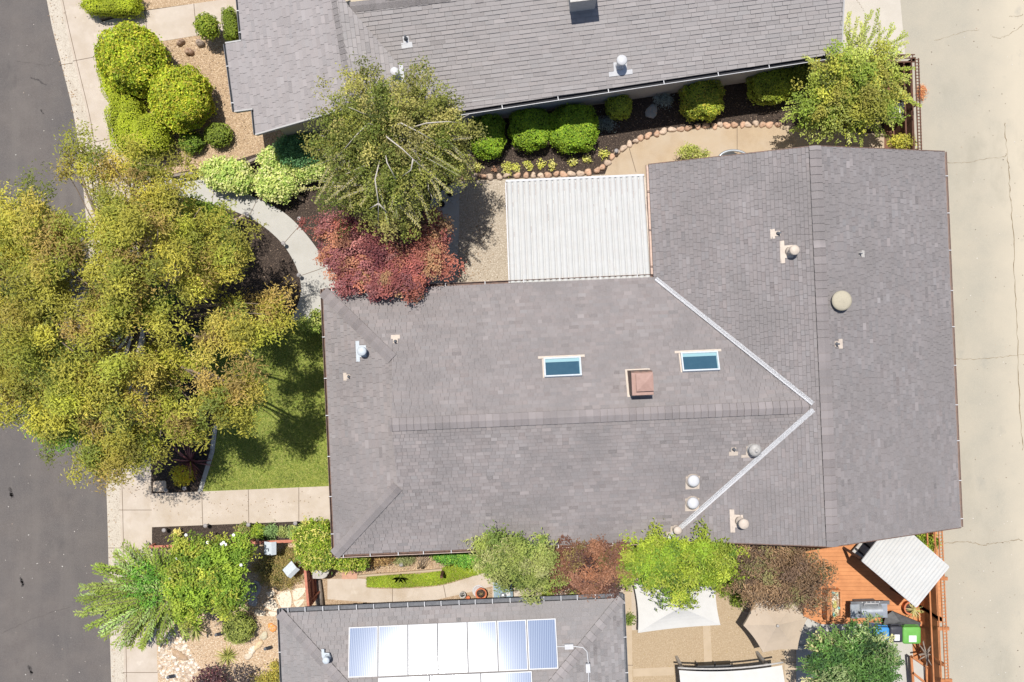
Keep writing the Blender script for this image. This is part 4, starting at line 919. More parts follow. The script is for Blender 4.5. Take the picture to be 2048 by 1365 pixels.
# low planting in the shade of the big tree
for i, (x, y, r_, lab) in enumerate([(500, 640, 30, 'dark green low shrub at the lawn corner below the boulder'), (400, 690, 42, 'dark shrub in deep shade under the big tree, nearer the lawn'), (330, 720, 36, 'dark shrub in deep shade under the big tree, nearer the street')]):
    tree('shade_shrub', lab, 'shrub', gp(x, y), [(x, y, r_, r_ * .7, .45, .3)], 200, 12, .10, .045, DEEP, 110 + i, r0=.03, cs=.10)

# weeping birch
bb = [(775, 235, 80, 62, 6.6, 1.0), (700, 265, 66, 60, 5.8, 1.0), (850, 250, 72, 55, 5.8, .9), (765, 325, 92, 72, 6.0, 1.2), (690, 345, 48, 62, 5.2, 1.0), (855, 335, 62, 70, 5.4, 1.0), (775, 405, 76, 48, 5.0, .9), (905, 250, 42, 38, 5.2, .6, .7),
      (745, 185, 45, 38, 5.6, .6, .6), (850, 160, 16, 28, 5.6, .4, .5), (830, 190, 40, 28, 5.6, .5, .6), (720, 160, 20, 20, 5.4, .4, .3), (890, 300, 45, 60, 4.9, .8), (770, 450, 26, 22, 4.6, .5, .6), (650, 290, 22, 30, 5.0, .5, .6), (700, 400, 36, 34, 4.6, .6, .6)]
t = thing('weeping_birch', 'tall weeping birch with white branches over the eave of the upper house', 'tree', gp(822, 345))
skeleton('trunk', gp(822, 345), bb, t, M['birchbark'], random.Random(5), .16, .5, 4, .95, .010)
crown('crown', bb, 4300, 14, .085, .048, [(.22, .23, .04), (.17, .19, .035), (.27, .26, .06), (.12, .15, .02), (.33, .30, .09)], t, 202, .09, shell=.5, up=.7, out=.7, rnd=.7, rough=.55, jit=.22, droop=.30, poke=.3, boughs=260, brad=.36)
rs = random.Random(31); tips = []
for k in range(230):
    a = rs.uniform(0, 6.28); q = rs.uniform(.55, 1.1); sx = 1.0 + .1 * math.sin(3 * a) + .12 * math.sin(5 * a + 1); tips.append(P(780 + 152 * q * sx * math.cos(a), 300 + 150 * q * sx * math.sin(a), rs.uniform(4.2, 6.4)))
sprays('strands', tips, [P(768, 262, 6.4), P(800, 262, 6.3), P(765, 300, 6.4), P(826, 300, 6.3), P(740, 240, 6.2), P(757, 370, 6.0), P(700, 300, 5.9), P(860, 250, 6.1)], t, [(.22, .23, .05), (.17, .19, .035), (.29, .27, .08), (.34, .31, .11)], 203, L=.075, Wd=.045, step=.05, arch=.25, tw=.008, twm=M['birchbark'])
for k, pl_ in enumerate([[(768, 262, 6.2), (802, 246, 7.3), (836, 263, 7.1), (870, 282, 6.6)], [(768, 262, 6.2), (774, 274, 7.2), (805, 298, 7.4), (826, 318, 7.2), (857, 345, 6.6)], [(768, 262, 6.2), (737, 246, 7.3), (709, 274, 7.2), (672, 318, 6.4)],
        [(800, 262, 6.0), (853, 246, 6.9), (894, 243, 6.9), (925, 246, 6.0)], [(765, 300, 6.4), (750, 359, 7.3), (757, 407, 6.6), (756, 458, 5.6)], [(768, 290, 6.4), (774, 325, 7.4), (792, 359, 7.0)], [(768, 262, 6.2), (745, 200, 7.2), (737, 150, 6.4)], [(826, 318, 7.2), (822, 340, 7.0), (805, 352, 6.8)], [(757, 407, 6.6), (775, 425, 6.2)], [(757, 407, 6.6), (738, 418, 6.2)]]):
    mb = MB(); pts = [P(*q) for q in pl_]; mb.tube(pts, [.026 - .018 * i / (len(pts) - 1) for i in range(len(pts))], 6); mb.build('branch', M['birchbark'], t)

# japanese maple
mbz = [(650, 462, 40, 26, 2.7, .35, .6), (705, 480, 55, 42, 3.0, .6), (760, 500, 60, 50, 3.3, .7), (690, 530, 32, 40, 2.9, .5), (740, 550, 42, 28, 3.2, .5), (785, 562, 42, 18, 3.5, .3)]
t = thing('red_maple', 'spreading dark red maple leaning over the corner of the middle roof', 'tree', gp(795, 520))
skeleton('trunk', gp(795, 520), mbz + [(850, 520, 60, 50, 3.2, .7), (875, 460, 35, 35, 2.8, .5)], t, M['bark'], random.Random(6), .10, .3, 4, .9, .01)
crown('crown', mbz, 1500, 16, .075, .055, PINK + RED, t, 301, .08, boughs=90, brad=.30, shell=.55, rough=.5, jit=.18, flat=.5, up=1.1)
crown('orange_crown', [(838, 520, 52, 42, 3.3, .6), (862, 462, 30, 32, 2.9, .5, .7), (810, 552, 48, 26, 3.4, .4), (760, 566, 34, 18, 3.4, .3), (872, 500, 18, 36, 2.9, .4)], 1500, 16, .075, .055, [(.33, .12, .08), (.36, .15, .09), (.28, .095, .075), (.34, .20, .10), (.23, .075, .065)], t, 302, .08, boughs=90, brad=.28, shell=.55, rough=.5, jit=.18, flat=.5, up=1.1)

# clipped shrubs of the upper front garden
BALL = [(.30, .36, .02), (.42, .44, .03), (.24, .33, .02), (.50, .48, .04), (.42, .36, .05), (.28, .37, .02), (.37, .42, .02)]
HEDGE = [(.34, .39, .02), (.29, .35, .015), (.40, .43, .03), (.32, .37, .02)]
clipped('ball_shrub', 'largest clipped leafy ball bush beside the sidewalk', 'bush', 266, 120, 65, 67, 2.3, BALL, 401, n=12500, L=.105, Wd=.062, rnd=.6, trunk=True, group='clipped leafy ball bushes')
clipped('ball_shrub', 'second largest clipped leafy ball bush, between the hedge and the gravel', 'bush', 363, 198, 57, 62, 2.2, BALL, 402, n=11000, L=.105, Wd=.062, rnd=.6, trunk=True, group='clipped leafy ball bushes')
clipped('ball_shrub', 'small clipped ball bush on a stem beside the entry path', 'bush', 415, 53, 24, 25, .95, [(.16, .23, .015), (.22, .28, .02), (.32, .36, .04)], 403, n=1500, L=.07, z0=.45)
clipped('low_shrub', 'small dark dome bush below the second ball bush, nearer the hedge', 'bush', 383, 286, 25, 21, .7, [(.12, .19, .02), (.16, .24, .02)], 404, n=1300, L=.06)
clipped('low_shrub', 'small dome bush below the second ball bush, nearer the house', 'bush', 437, 270, 28, 24, .8, [(.14, .20, .02), (.26, .32, .04), (.18, .24, .02)], 405, n=1500, L=.06)
clipped('box_hedge', 'flat topped boxy hedge at the top edge beside the entry path', 'hedge', 226, 8, 54, 22, .9, HEDGE, 406, box=6, n=7140, L=.06, Wd=.04, rnd=.35)
clipped('box_hedge', 'narrow dark green hedge against the upper house gutter', 'hedge', 462, 50, 13, 30, .7, [(.16, .22, .02), (.20, .26, .02)], 407, box=6, n=2550, L=.05, Wd=.04, rot=R(7))
clipped('wavy_hedge', 'clipped hedge behind the two ball bushes along the sidewalk', 'hedge', 240, 180, 26, 50, 1.2, HEDGE, 408, box=4, n=5950, L=.06, Wd=.04, rot=R(22))
clipped('wavy_hedge', 'yellow green clipped hedge with a sloping flat top at the sidewalk end', 'hedge', 262, 258, 36, 55, 1.35, HEDGE, 409, box=4, n=7650, L=.06, Wd=.04, rot=R(12))
clipped('wavy_hedge', 'squarish clipped hedge block right of the sloping hedge below the balls', 'hedge', 303, 272, 36, 38, 1.45, HEDGE, 410, box=4, n=6120, L=.06, Wd=.04, rot=R(6))
# variegated shrubs along the grey path
def bush(name, label, cat, blobs, ncl, per, L, Wd, pal, seed, group=None, core=True, corecol=(.03, .045, .012), stem=True, **kw):
    b0 = blobs[0]; t = thing(name, label, cat, (P(b0[0], b0[1], b0[4]).x, P(b0[0], b0[1], b0[4]).y, 0), group)
    crown('foliage', blobs, ncl, per, L, Wd, pal, t, seed, kw.pop('cs', .08), **kw)
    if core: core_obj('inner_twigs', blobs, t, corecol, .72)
    return t
bush('variegated_shrub', 'cream and green leafy shrub on the left of the pair beside the grey path', 'shrub', [(455, 350, 50, 30, .7, .45), (430, 340, 24, 16, .6, .4), (487, 368, 20, 16, .6, .4)], 700, 12, .095, .07, VARI, 420, jit=.12, rnd=.5, rough=.2)
bush('variegated_shrub', 'cream and green leafy shrub on the right of the pair beside the grey path', 'shrub', [(555, 368, 42, 34, .7, .5), (543, 322, 24, 22, .75, .45), (575, 335, 26, 26, .7, .45)], 800, 12, .095, .07, VARI, 421, jit=.12, rnd=.5, rough=.2)
bush('variegated_shrub', 'cream and green leafy shrub tucked under the left side of the birch', 'shrub', [(630, 335, 32, 22, .7, .45), (610, 345, 20, 18, .6, .4)], 420, 12, .09, .065, VARI, 422, jit=.12, rough=.2)
bush('shady_shrub', 'dark blue green shrub against the wall of the upper house gable', 'shrub', [(602, 300, 50, 34, 1.0, .6)], 700, 12, .08, .045, [(.10, .22, .08), (.13, .27, .10), (.07, .17, .06)], 423, rough=.2)
# side yard clipped shrubs
SH = [(.19, .31, .02), (.25, .37, .02), (.14, .25, .015), (.32, .42, .03)]
SHY = [(.30, .36, .03), (.24, .30, .03), (.38, .42, .05), (.20, .26, .03)]
for i, (x, y, rx, ry, h, pal, lab) in enumerate([(975, 271, 33, 43, 1.15, SH, 'clipped green bush half shaded, nearest the birch'), (1060, 257, 40, 41, 1.2, SH, 'round clipped green bush, second from the birch'), (1147, 257, 46, 45, 1.2, SH, 'widest clipped green bush, third from the birch'),
        (1237, 213, 25, 24, .95, SHY, 'smallest boxy clipped bush in the shaded bed'), (1403, 197, 40, 40, 1.25, SHY + [(.5, .44, .06)], 'round clipped bush with golden tips in the shaded bed'), (1548, 169, 52, 34, 1.3, SHY, 'oval clipped bush next to the arching tree')]):
    clipped('clipped_shrub', lab, 'bush', x, y, rx, ry, h, pal, 430 + i, group='clipped bushes beside the upper house wall', n=int(rx * ry * 3.6), L=.075, Wd=.045, box=2.7, rot=R(12) if i == 5 else 0)
bush('shady_shrub', 'dark bush squeezed between the oval bush and the upper house eave', 'shrub', [(1612, 148, 28, 20, 1.1, .6)], 250, 12, .09, .05, [(.2, .24, .03), (.14, .18, .02)], 437)
# arching tree, upper right
ab = [(1690, 150, 70, 50, 3.0, .7), (1640, 190, 50, 52, 2.9, .6), (1720, 205, 62, 52, 3.0, .6), (1745, 140, 48, 36, 2.9, .5), (1670, 230, 52, 30, 2.7, .5)]
t = thing('arching_tree', 'yellow green tree with long arching shoots over the fence corner', 'tree', gp(1655, 215))
skeleton('trunk', gp(1655, 215), ab, t, M['bark'], random.Random(8), .10, .35, 3, .9, .01)
crown('crown', ab, 1500, 13, .10, .055, YG + [(.34, .38, .08)], t, 502, .09, boughs=85, brad=.34, rough=.5, rnd=.7, shell=.45, jit=.2)
rs = random.Random(9)
tips = [P(x, y, z) for x, y, z in [(1700, 25, 2.6), (1722, 45, 2.8), (1745, 22, 2.6), (1755, 60, 2.8), (1690, 60, 2.7), (1800, 105, 2.4), (1775, 85, 2.6), (1790, 55, 2.6), (1815, 70, 2.3), (1818, 165, 2.6), (1822, 200, 2.3), (1812, 150, 2.8), (1568, 218, 2.5), (1575, 240, 2.3), (1582, 262, 2.2), (1612, 268, 2.3), (1610, 110, 3.1), (1622, 285, 2.1),
      (1660, 280, 2.3), (1700, 275, 2.4), (1722, 285, 2.2), (1760, 270, 2.3), (1785, 245, 2.3), (1800, 230, 2.3), (1640, 268, 2.4), (1690, 100, 3.1), (1730, 95, 3.1), (1665, 95, 3.1), (1770, 120, 3.0), (1650, 100, 3.1), (1795, 185, 2.6), (1710, 70, 3.0)]]
tips += [p + Vector((rs.uniform(-.3, .3), rs.uniform(-.25, .25), rs.uniform(-.1, .3))) for p in tips for _ in range(2)]
sprays('shoots', tips, [P(1690, 170, 2.4), P(1650, 190, 2.4), P(1730, 180, 2.4), P(1715, 130, 2.5)], t, [(.34, .38, .08), (.28, .33, .05), (.40, .42, .12), (.23, .28, .04)], 503, L=.10, Wd=.05, step=.05, arch=.5)

# lower left garden
wb = [(420, 1130, 68, 46, 2.5, .7), (378, 1165, 40, 54, 2.4, .7), (436, 1168, 50, 44, 2.5, .7), (392, 1202, 40, 30, 2.2, .6), (470, 1105, 32, 30, 2.2, .5), (385, 1100, 32, 28, 2.1, .5)]
t = tree('flowering_tree', 'dense green tree dotted with white flowers over the red rail', 'tree', gp(455, 1130), wb, 1900, 13, .13, .055, [(.23, .32, .03), (.18, .27, .025), (.29, .36, .04), (.13, .21, .02), (.34, .36, .05)], 601, r0=.10, cs=.085, boughs=190, brad=.26, rough=.4, rnd=.6)
for i, (x, y) in enumerate([(447, 1085), (415, 1085), (372, 1070), (467, 1070), (340, 1157), (352, 1118), (482, 1130), (451, 1089), (443, 1088)]):
    mb = MB(); c = P(x, y, 2.95)
    for k in range(5):
        a = k * 1.2566 + i; mb.lathe(c + Vector((math.cos(a) * .032, math.sin(a) * .032, 0)), [(.03, 0), (.02, .01)], 7)
    mb.build('flower', M['petal'], t)
t = thing('oleander', 'green shrub with long feathery shoots hanging over the kerb and street', 'shrub', gp(350, 1165))
tp = [(246, 1093), (200, 1130), (188, 1134), (162, 1172), (154, 1199), (152, 1226), (173, 1257), (202, 1271), (229, 1290), (250, 1288), (277, 1291), (298, 1278), (345, 1268), (300, 1235), (260, 1240), (235, 1200), (210, 1165), (240, 1130), (285, 1100), (270, 1170), (215, 1230), (250, 1265), (185, 1215), (320, 1250), (180, 1180), (230, 1110), (310, 1105), (300, 1200)]
rs = random.Random(12); tips = []
for x, y in tp:
    for k in range(4): tips.append(P(x + rs.uniform(0, 34) * (k > 0), y + rs.uniform(-9, 9) * (k > 0), rs.uniform(1.2, 2.2)))
sprays('shoots', tips, [P(335, 1165, 1.7), P(320, 1150, 1.6), P(325, 1190, 1.6), P(350, 1180, 1.9)], t, [(.24, .29, .05), (.19, .25, .035), (.29, .35, .08), (.22, .30, .04), (.30, .40, .13)], 610, L=.165, Wd=.050, step=.055, arch=.35)
crown('crown', [(300, 1150, 36, 34, 1.7, .5), (310, 1190, 34, 30, 1.7, .5), (270, 1170, 30, 30, 1.6, .4)], 260, 12, .13, .04, [(.12, .28, .03), (.18, .38, .04), (.10, .22, .03)], t, 611, .12)
bush('round_shrub', 'bright yellow green rounded bush at the lower left corner of the middle roof', 'bush', [(638, 1083, 46, 40, 1.7, .7), (690, 1118, 22, 18, 1.5, .4), (715, 1122, 18, 12, 1.2, .3), (640, 1110, 40, 24, 1.5, .6)], 1500, 12, .12, .045, LIME + [(.5, .46, .12)], 620, cs=.09, rough=.2, rnd=.6)
clipped('ball_shrub', 'round grey green ball bush on the tan gravel near the solar house', 'bush', 478, 1256, 32, 30, .9, [(.26, .30, .06), (.34, .37, .09), (.18, .22, .05)], 621, n=2200, L=.085, Wd=.035, rnd=.8)
bush('ground_cover', 'brown and olive mat of ground cover beside the wooden gate', 'plant', [(556, 1140, 46, 36, .15, .18), (585, 1120, 24, 28, .15, .16)], 1000, 12, .07, .022, [(.27, .22, .07), (.33, .26, .08), (.20, .19, .05), (.36, .27, .12)], 622, cs=.06, corecol=(.08, .07, .03))
# sword leaved plants
def rosette(name, label, cat, px, py, n, L, Wd, pal, seed, tilt=(.15, 1.0), z=.02, group=None, curve=.4):
    c = P(px, py, z); t = thing(name, label, cat, c, group); o = blades('leaf_rosette', tuple(c), n, L, Wd, pal, t, seed, tilt, curve=curve); return t
rosette('agave', 'yellow striped spiky agave half under the flowering tree', 'plant', 392, 1256, 46, .55, .045, [(.50, .48, .17), (.34, .36, .09), (.22, .26, .06)], 630)
rosette('agave', 'yellow striped spiky agave alone on the tan gravel', 'plant', 455, 1312, 50, .50, .045, [(.56, .50, .18), (.36, .37, .09), (.24, .26, .06)], 631)
rosette('flax_plant', 'pinkish red sword leaved plant at the end of the lawn edging', 'plant', 382, 922, 60, .95, .055, [(.34, .12, .11), (.44, .19, .17), (.20, .07, .07), (.14, .05, .05)], 632, (.3, 1.2))
rosette('dark_grass', 'almost black grassy tuft beside the pale lawn edging', 'plant', 405, 905, 50, .6, .03, [(.03, .03, .03), (.06, .045, .045)], 633)
bush('yellow_shrub', 'small golden yellow plant below the pinkish sword leaved plant', 'plant', [(367, 948, 22, 15, .25, .2), (362, 958, 12, 12, .2, .15)], 130, 9, .10, .032, [(.62, .50, .03), (.55, .42, .03), (.45, .42, .04)], 634, core=False, cs=.07)
bush('purple_shrub', 'dark purple leaved plant at the bottom edge of the rock garden', 'plant', [(425, 1348, 26, 16, .7, .4), (402, 1364, 24, 10, .6, .3), (440, 1368, 20, 12, .6, .3)], 75, 10, .13, .06, [(.10, .045, .045), (.14, .06, .055), (.07, .035, .035)], 635, core=False, rough=.6, cs=.10)
bush('purple_shrub', 'thin dark leaved plant right of the purple one at the bottom edge', 'plant', [(490, 1350, 24, 22, .35, .25)], 45, 9, .10, .05, [(.06, .05, .05), (.10, .08, .07)], 636, core=False, cs=.10)
bush('yellow_shrub', 'yellow green low plant at the bottom edge against the solar house', 'plant', [(535, 1362, 30, 14, .3, .2), (550, 1345, 10, 20, .25, .2)], 160, 9, .09, .04, [(.40, .34, .06), (.26, .25, .05)], 637, core=False)
# plants in the narrow bed
for i, (x, y, rx, ry, pal, lab) in enumerate([(355, 1067, 7, 6, [(.6, .52, .16)], 'tiny pale yellow plant near the left end of the narrow bed'), (487, 1060, 16, 11, [(.26, .22, .08), (.20, .26, .05)], 'reddish green plant in the narrow bed beside the flowering tree'),
        (517, 1062, 15, 13, LIME, 'lime green lettuce like plant in the narrow bed'), (543, 1063, 13, 14, [(.20, .30, .10), (.14, .22, .07)], 'grey green plant right of the lime plant in the narrow bed'), (590, 1064, 15, 12, [(.20, .28, .08), (.36, .38, .12)], 'green plant nearest the yellow green bush in the narrow bed'), (565, 1062, 9, 8, [(.3, .34, .1)], 'small tuft between the two green plants of the narrow bed')]):
    bush('bedding_plant', lab, 'plant', [(x, y, rx, ry, .16, .14)], int(rx * ry * .5) + 8, 8, .085, .05, pal, 640 + i, group='plants in the narrow bed', core=False, cs=.05)
for i, (x, y) in enumerate([(921, 339), (954, 335), (1014, 332), (1016, 343), (1033, 335), (1057, 330), (1083, 328), (1103, 330), (1146, 323), (1173, 318), (1208, 308)]):
    bush('small_plant', 'small yellow leaved plant in the row along the stone edging', 'plant', [(x, y, 8 if i not in (8,) else 10, 8, .07, .07)], 16, 7, .075, .05, [(.52, .50, .12), (.46, .48, .08), (.6, .56, .2)], 660 + i, group='yellow plants along the stone edging', core=False, cs=.045)
bush('small_plant', 'tiny reddish withered plant in the dark mulch row', 'plant', [(990, 339, 8, 6, .06, .05)], 10, 6, .06, .03, [(.35, .20, .12)], 680, core=False, cs=.04)
bush('silver_plant', 'silvery grey tuft beside the flat grey stone in the shade', 'plant', [(1326, 198, 17, 12, .18, .14)], 90, 8, .09, .02, [(.30, .36, .34), (.24, .29, .28)], 681, core=False)
bush('silver_plant', 'silvery grey tuft between the widest bush and the smallest bush', 'plant', [(1213, 247, 18, 12, .18, .14)], 90, 8, .09, .02, [(.20, .25, .24), (.16, .20, .19)], 682, core=False)
bush('fern', 'light green ferny plant poking out from under the middle roof on the tan path', 'plant', [(1378, 305, 20, 14, .7, .3), (1405, 312, 14, 8, .7, .3)], 130, 9, .10, .035, [(.34, .36, .08), (.42, .42, .14), (.24, .28, .05)], 683, core=False, cs=.07)
bush('yellow_shrub', 'yellow green plant inside the fence against the top edge of the middle roof', 'plant', [(1802, 286, 24, 12, 1.2, .4)], 160, 9, .11, .04, [(.42, .38, .05), (.28, .28, .04)], 684, core=False)
bush('small_shrub', 'pale green shrub between the grey path and the left eave', 'shrub', [(636, 640, 13, 22, .9, .5), (610, 648, 12, 8, .5, .3)], 170, 10, .09, .05, [(.34, .38, .08), (.24, .32, .05), (.44, .46, .14)], 685, core=False)
bush('hosta', 'green leafy clump under the lower eave beside the lime grass strip', 'plant', [(900, 1112, 34, 12, .4, .3), (935, 1118, 22, 12, .4, .3)], 300, 10, .10, .05, [(.14, .32, .04), (.24, .40, .05), (.10, .24, .03)], 686, core=False)
bush('dry_plant', 'brown dried plant against the lower eave beside the brick step', 'plant', [(757, 1118, 24, 12, .3, .2), (775, 1110, 20, 10, .3, .2)], 160, 9, .10, .035, [(.34, .20, .08), (.24, .15, .06), (.42, .30, .12)], 687, core=False)
bush('sage', 'grey green low tuft between the dried plant and the bare twigs', 'plant', [(808, 1118, 22, 9, .2, .14)], 150, 9, .07, .02, [(.30, .32, .14), (.24, .26, .10)], 688, core=False)
bush('small_plant', 'small dark green tuft alone on the patio beside the solar house', 'plant', [(1257, 1237, 8, 9, .15, .12)], 40, 7, .09, .04, [(.16, .22, .03), (.10, .14, .02)], 689, core=False)
bush('small_shrub', 'small green plant in the curved bed beside the bright green tree', 'plant', [(1452, 1172, 20, 16, .25, .2), (1478, 1200, 14, 12, .25, .2)], 160, 9, .09, .04, [(.20, .26, .03), (.14, .18, .02)], 690, core=False)
bush('yellow_shrub', 'yellow green climber behind the deck canopy at the fence', 'plant', [(1850, 1082, 20, 14, 1.0, .5)], 200, 9, .12, .05, LIME, 691, core=False)
bush('small_shrub', 'small pale plants between the rust maple and the solar house gutter', 'plant', [(1095, 1180, 12, 9, .3, .2), (1165, 1183, 26, 8, .3, .2)], 160, 8, .09, .04, [(.36, .38, .06), (.2, .34, .05)], 692, core=False)
# trees between the houses
tree('olive_tree', 'grey green tree overlapping the lower eave above the garden fountain', 'tree', gp(1030, 1110), [(985, 1105, 34, 30, 2.9, .5), (1020, 1100, 52, 32, 3.4, .6), (1065, 1115, 44, 36, 3.2, .6), (1020, 1140, 50, 28, 2.8, .5), (1075, 1150, 30, 24, 2.6, .4)], 1300, 13, .12, .042, OLIVE, 701, r0=.08, cs=.09, boughs=80, brad=.28, rough=.4, rnd=.7, poke=.3)
tree('rust_maple', 'low copper brown maple next to the grey green tree', 'tree', gp(1165, 1120), [(1145, 1122, 46, 40, 2.5, .8), (1212, 1130, 46, 46, 2.6, .8), (1170, 1152, 52, 32, 2.2, .7)], 1700, 15, .10, .05, RUST, 702, r0=.07, cs=.09, boughs=110, brad=.24, rough=.4, rnd=.75, jit=.25)
tree('lime_tree', 'bright lime green tree over the top of the white umbrella', 'tree', gp(1350, 1110), [(1290, 1108, 52, 34, 3.0, .5), (1340, 1130, 62, 46, 3.3, .6), (1410, 1112, 62, 36, 3.2, .6), (1460, 1105, 34, 26, 3.0, .5), (1355, 1168, 40, 24, 2.8, .4), (1270, 1135, 30, 26, 2.8, .4), (1420, 1145, 34, 22, 2.9, .4)], 1800, 13, .13, .050, LIME, 703, r0=.10, cs=.09, boughs=130, brad=.28, rough=.4, rnd=.65, poke=.25)
tree('smoke_tree', 'brownish purple open tree above the beige umbrella', 'tree', gp(1550, 1130), [(1545, 1130, 68, 42, 3.0, .6), (1600, 1150, 54, 48, 3.0, .6), (1530, 1170, 52, 38, 2.8, .5), (1590, 1190, 52, 26, 2.7, .4), (1500, 1160, 32, 26, 2.6, .4)], 1350, 12, .12, .036, BROWN + [(.20, .13, .08)], 704, r0=.09, cs=.10, boughs=95, brad=.30, rough=.5, rnd=.9, twigs=9, poke=.3, tw=.010)
db = [(1700, 1300, 72, 50, 3.0, .6), (1655, 1325, 46, 40, 2.8, .5), (1750, 1330, 48, 38, 2.8, .5), (1700, 1360, 80, 30, 2.9, .5)]
t = thing('glossy_tree', 'dark green glossy leaved tree at the bottom edge below the grill', 'tree', gp(1680, 1310))
skeleton('trunk', gp(1680, 1310), db, t, M['bark'], random.Random(14), .09, .35, 3, .9, .01)
crown('crown', db, 900, 13, .15, .05, DEEP + [(.24, .30, .12)], t, 705, .10, boughs=80, brad=.32, rough=.5, rnd=.8, shell=.5)
rs = random.Random(15); tips = []
for k in range(110):
    a = rs.uniform(0, 6.28); q = rs.uniform(.75, 1.12); tips.append(P(1700 + 100 * q * math.cos(a), 1322 + 72 * q * math.sin(a), rs.uniform(2.3, 3.2)))
sprays('shoots', tips, [P(1700, 1310, 2.7), P(1680, 1325, 2.6), P(1720, 1330, 2.6)], t, DEEP + [(.16, .26, .06), (.46, .44, .22), (.30, .36, .14)], 706, L=.13, Wd=.042, step=.045, arch=.45)

# ================================================================ STONES
def stone(name, label, cat, px, py, rx, ry, h, col, seed, group=None, rot=0.0, sub=0, z=0.0, flat=False):
    rs = np.random.RandomState(seed); c = P(px, py, z); mb = MB(); nu, nv = 11, 6; vs = []
    ph = rs.uniform(0, 6.28, 6)
    for i in range(nv + 1):
        pz = math.pi * .62 * i / nv
        for j in range(nu):
            th = 2 * math.pi * j / nu; rr_ = 1 + .14 * math.sin(2 * th + ph[0]) + .10 * math.sin(3 * th + ph[1]) + .05 * math.sin(5 * th + ph[2] + pz)
            s_ = math.sin(pz) ** (.45 if flat else .7); x = PX(rx) * rr_ * s_ * math.cos(th); y = PX(ry) * rr_ * s_ * math.sin(th)
            zz = z + h * max(0, math.cos(pz)) ** .8 * (1 + .12 * math.sin(th * 2 + ph[3])) if i < nv else z - .02
            vs.append((c.x + x * math.cos(rot) - y * math.sin(rot), c.y + x * math.sin(rot) + y * math.cos(rot), zz))
    mb.add(vs, [[i * nu + j, (i + 1) * nu + j, (i + 1) * nu + (j + 1) % nu, i * nu + (j + 1) % nu] for i in range(nv) for j in range(nu)], 0, col, not flat)
    o = mb.build(name, M['rock'], origin=(c.x, c.y, z)); return tag(o, label, cat, group)
edge = smooth_line([(908, 358), (960, 354), (1040, 352), (1100, 350), (1150, 348), (1192, 343), (1208, 333), (1222, 316), (1248, 296), (1285, 276), (1335, 262), (1395, 254), (1440, 251), (1500, 249), (1568, 250)], 12)
rs = random.Random(21); acc = 0; nxt = 0; k = 0
for i in range(len(edge) - 1):
    a, b = edge[i], edge[i + 1]; L_ = math.hypot(b[0] - a[0], b[1] - a[1]); acc += L_
    if acc >= nxt:
        w_ = rs.uniform(6, 9.5); ang = -math.atan2(b[1] - a[1], b[0] - a[0]); tn = rs.uniform(.82, 1.15); g = rs.random()
        col = (.56 * tn, .36 * tn, .25 * tn) if g < .6 else (.54 * tn, .42 * tn, .33 * tn)
        stone('edging_stone', 'rounded tan sandstone in the row edging the dark mulch bed', 'stone', a[0] + rs.uniform(-1, 1), a[1] + rs.uniform(-1.5, 1.5), w_, rs.uniform(5, 7.5), rs.uniform(.12, .2), col, 700 + k, 'sandstones edging the mulch bed', ang + rs.uniform(-.25, .25)); k += 1
        acc = 0; nxt = w_ * 1.75
for i, (x, y, rx, ry, h, col, rot, lab) in enumerate([(363, 86, 8, 7, .25, (.30, .20, .14), .3, 'brown boulder nearest the largest ball bush'), (402, 88, 9, 8, .28, (.28, .22, .18), 0, 'grey brown angular boulder nearest the small ball bush'), (380, 105, 9, 8, .28, (.33, .21, .14), .2, 'brown boulder lowest of the three on the wood chips'),
        (570, 594, 14, 13, .35, (.42, .29, .20), 0, 'round tan boulder at the foot of the curved mulch bed'), (583, 612, 8, 4, .12, (.48, .26, .14), .2, 'small orange rock just below the round boulder'), (602, 396, 9, 5, .10, (.52, .36, .25), -.7, 'flat oval tan rock right of the variegated shrub'),
        (484, 434, 7, 4, .1, (.46, .36, .28), .5, 'tan rock at the bend of the grey path, nearest the lamp'), (470, 443, 8, 5, .1, (.44, .34, .26), .7, 'tan rock at the bend of the grey path, middle of the row'), (460, 456, 6, 4, .1, (.46, .34, .26), 1.1, 'tan rock at the bend of the grey path, lowest of the row'),
        (649, 358, 9, 5, .12, (.52, .34, .24), .1, 'tan rock at the edge of the variegated shrub under the birch'), (937, 306, 9, 8, .12, (.38, .33, .26), 0, 'grey tan flat rock beside the bush nearest the birch'), (1030, 295, 10, 6, .12, (.30, .22, .17), 0, 'low brown rock below the second clipped bush'), (1098, 283, 8, 8, .18, (.46, .37, .29), .5, 'pale rock between the second and third clipped bushes'),
        (1303, 223, 14, 13, .08, (.30, .32, .32), .4, 'flat grey hexagonal stone in the shaded bed'), (505, 1085 + 93, 12, 10, .3, (.20, .24, .28), .5, 'blue grey boulder beside the flowering tree'), (512, 372, 5, 12, .16, (.50, .26, .17), 0, 'reddish rock wedged between the two variegated shrubs'), (360, 1310, 17, 9, .12, (.40, .28, .18), -.5, 'flat brown slab among the white pebbles'),
        (545, 1255, 8, 10, .1, (.70, .30, .08), .3, 'bright orange rock beside the solar house corner'), (528, 1271, 11, 7, .09, (.50, .46, .34), .7, 'greenish white flat rock next to the orange rock'), (517, 1290, 12, 7, .09, (.62, .48, .30), .8, 'yellow tan flat rock in the diagonal row'), (505, 1300, 11, 7, .09, (.70, .62, .52), .8, 'white flat rock in the diagonal row'), (497, 1312, 9, 7, .09, (.58, .50, .40), .8, 'pale tan flat rock at the lower end of the diagonal row')]):
    stone('boulder' if h > .2 else 'rock', lab, 'rock', x, y, rx, ry, h, col, 800 + i, None, rot)
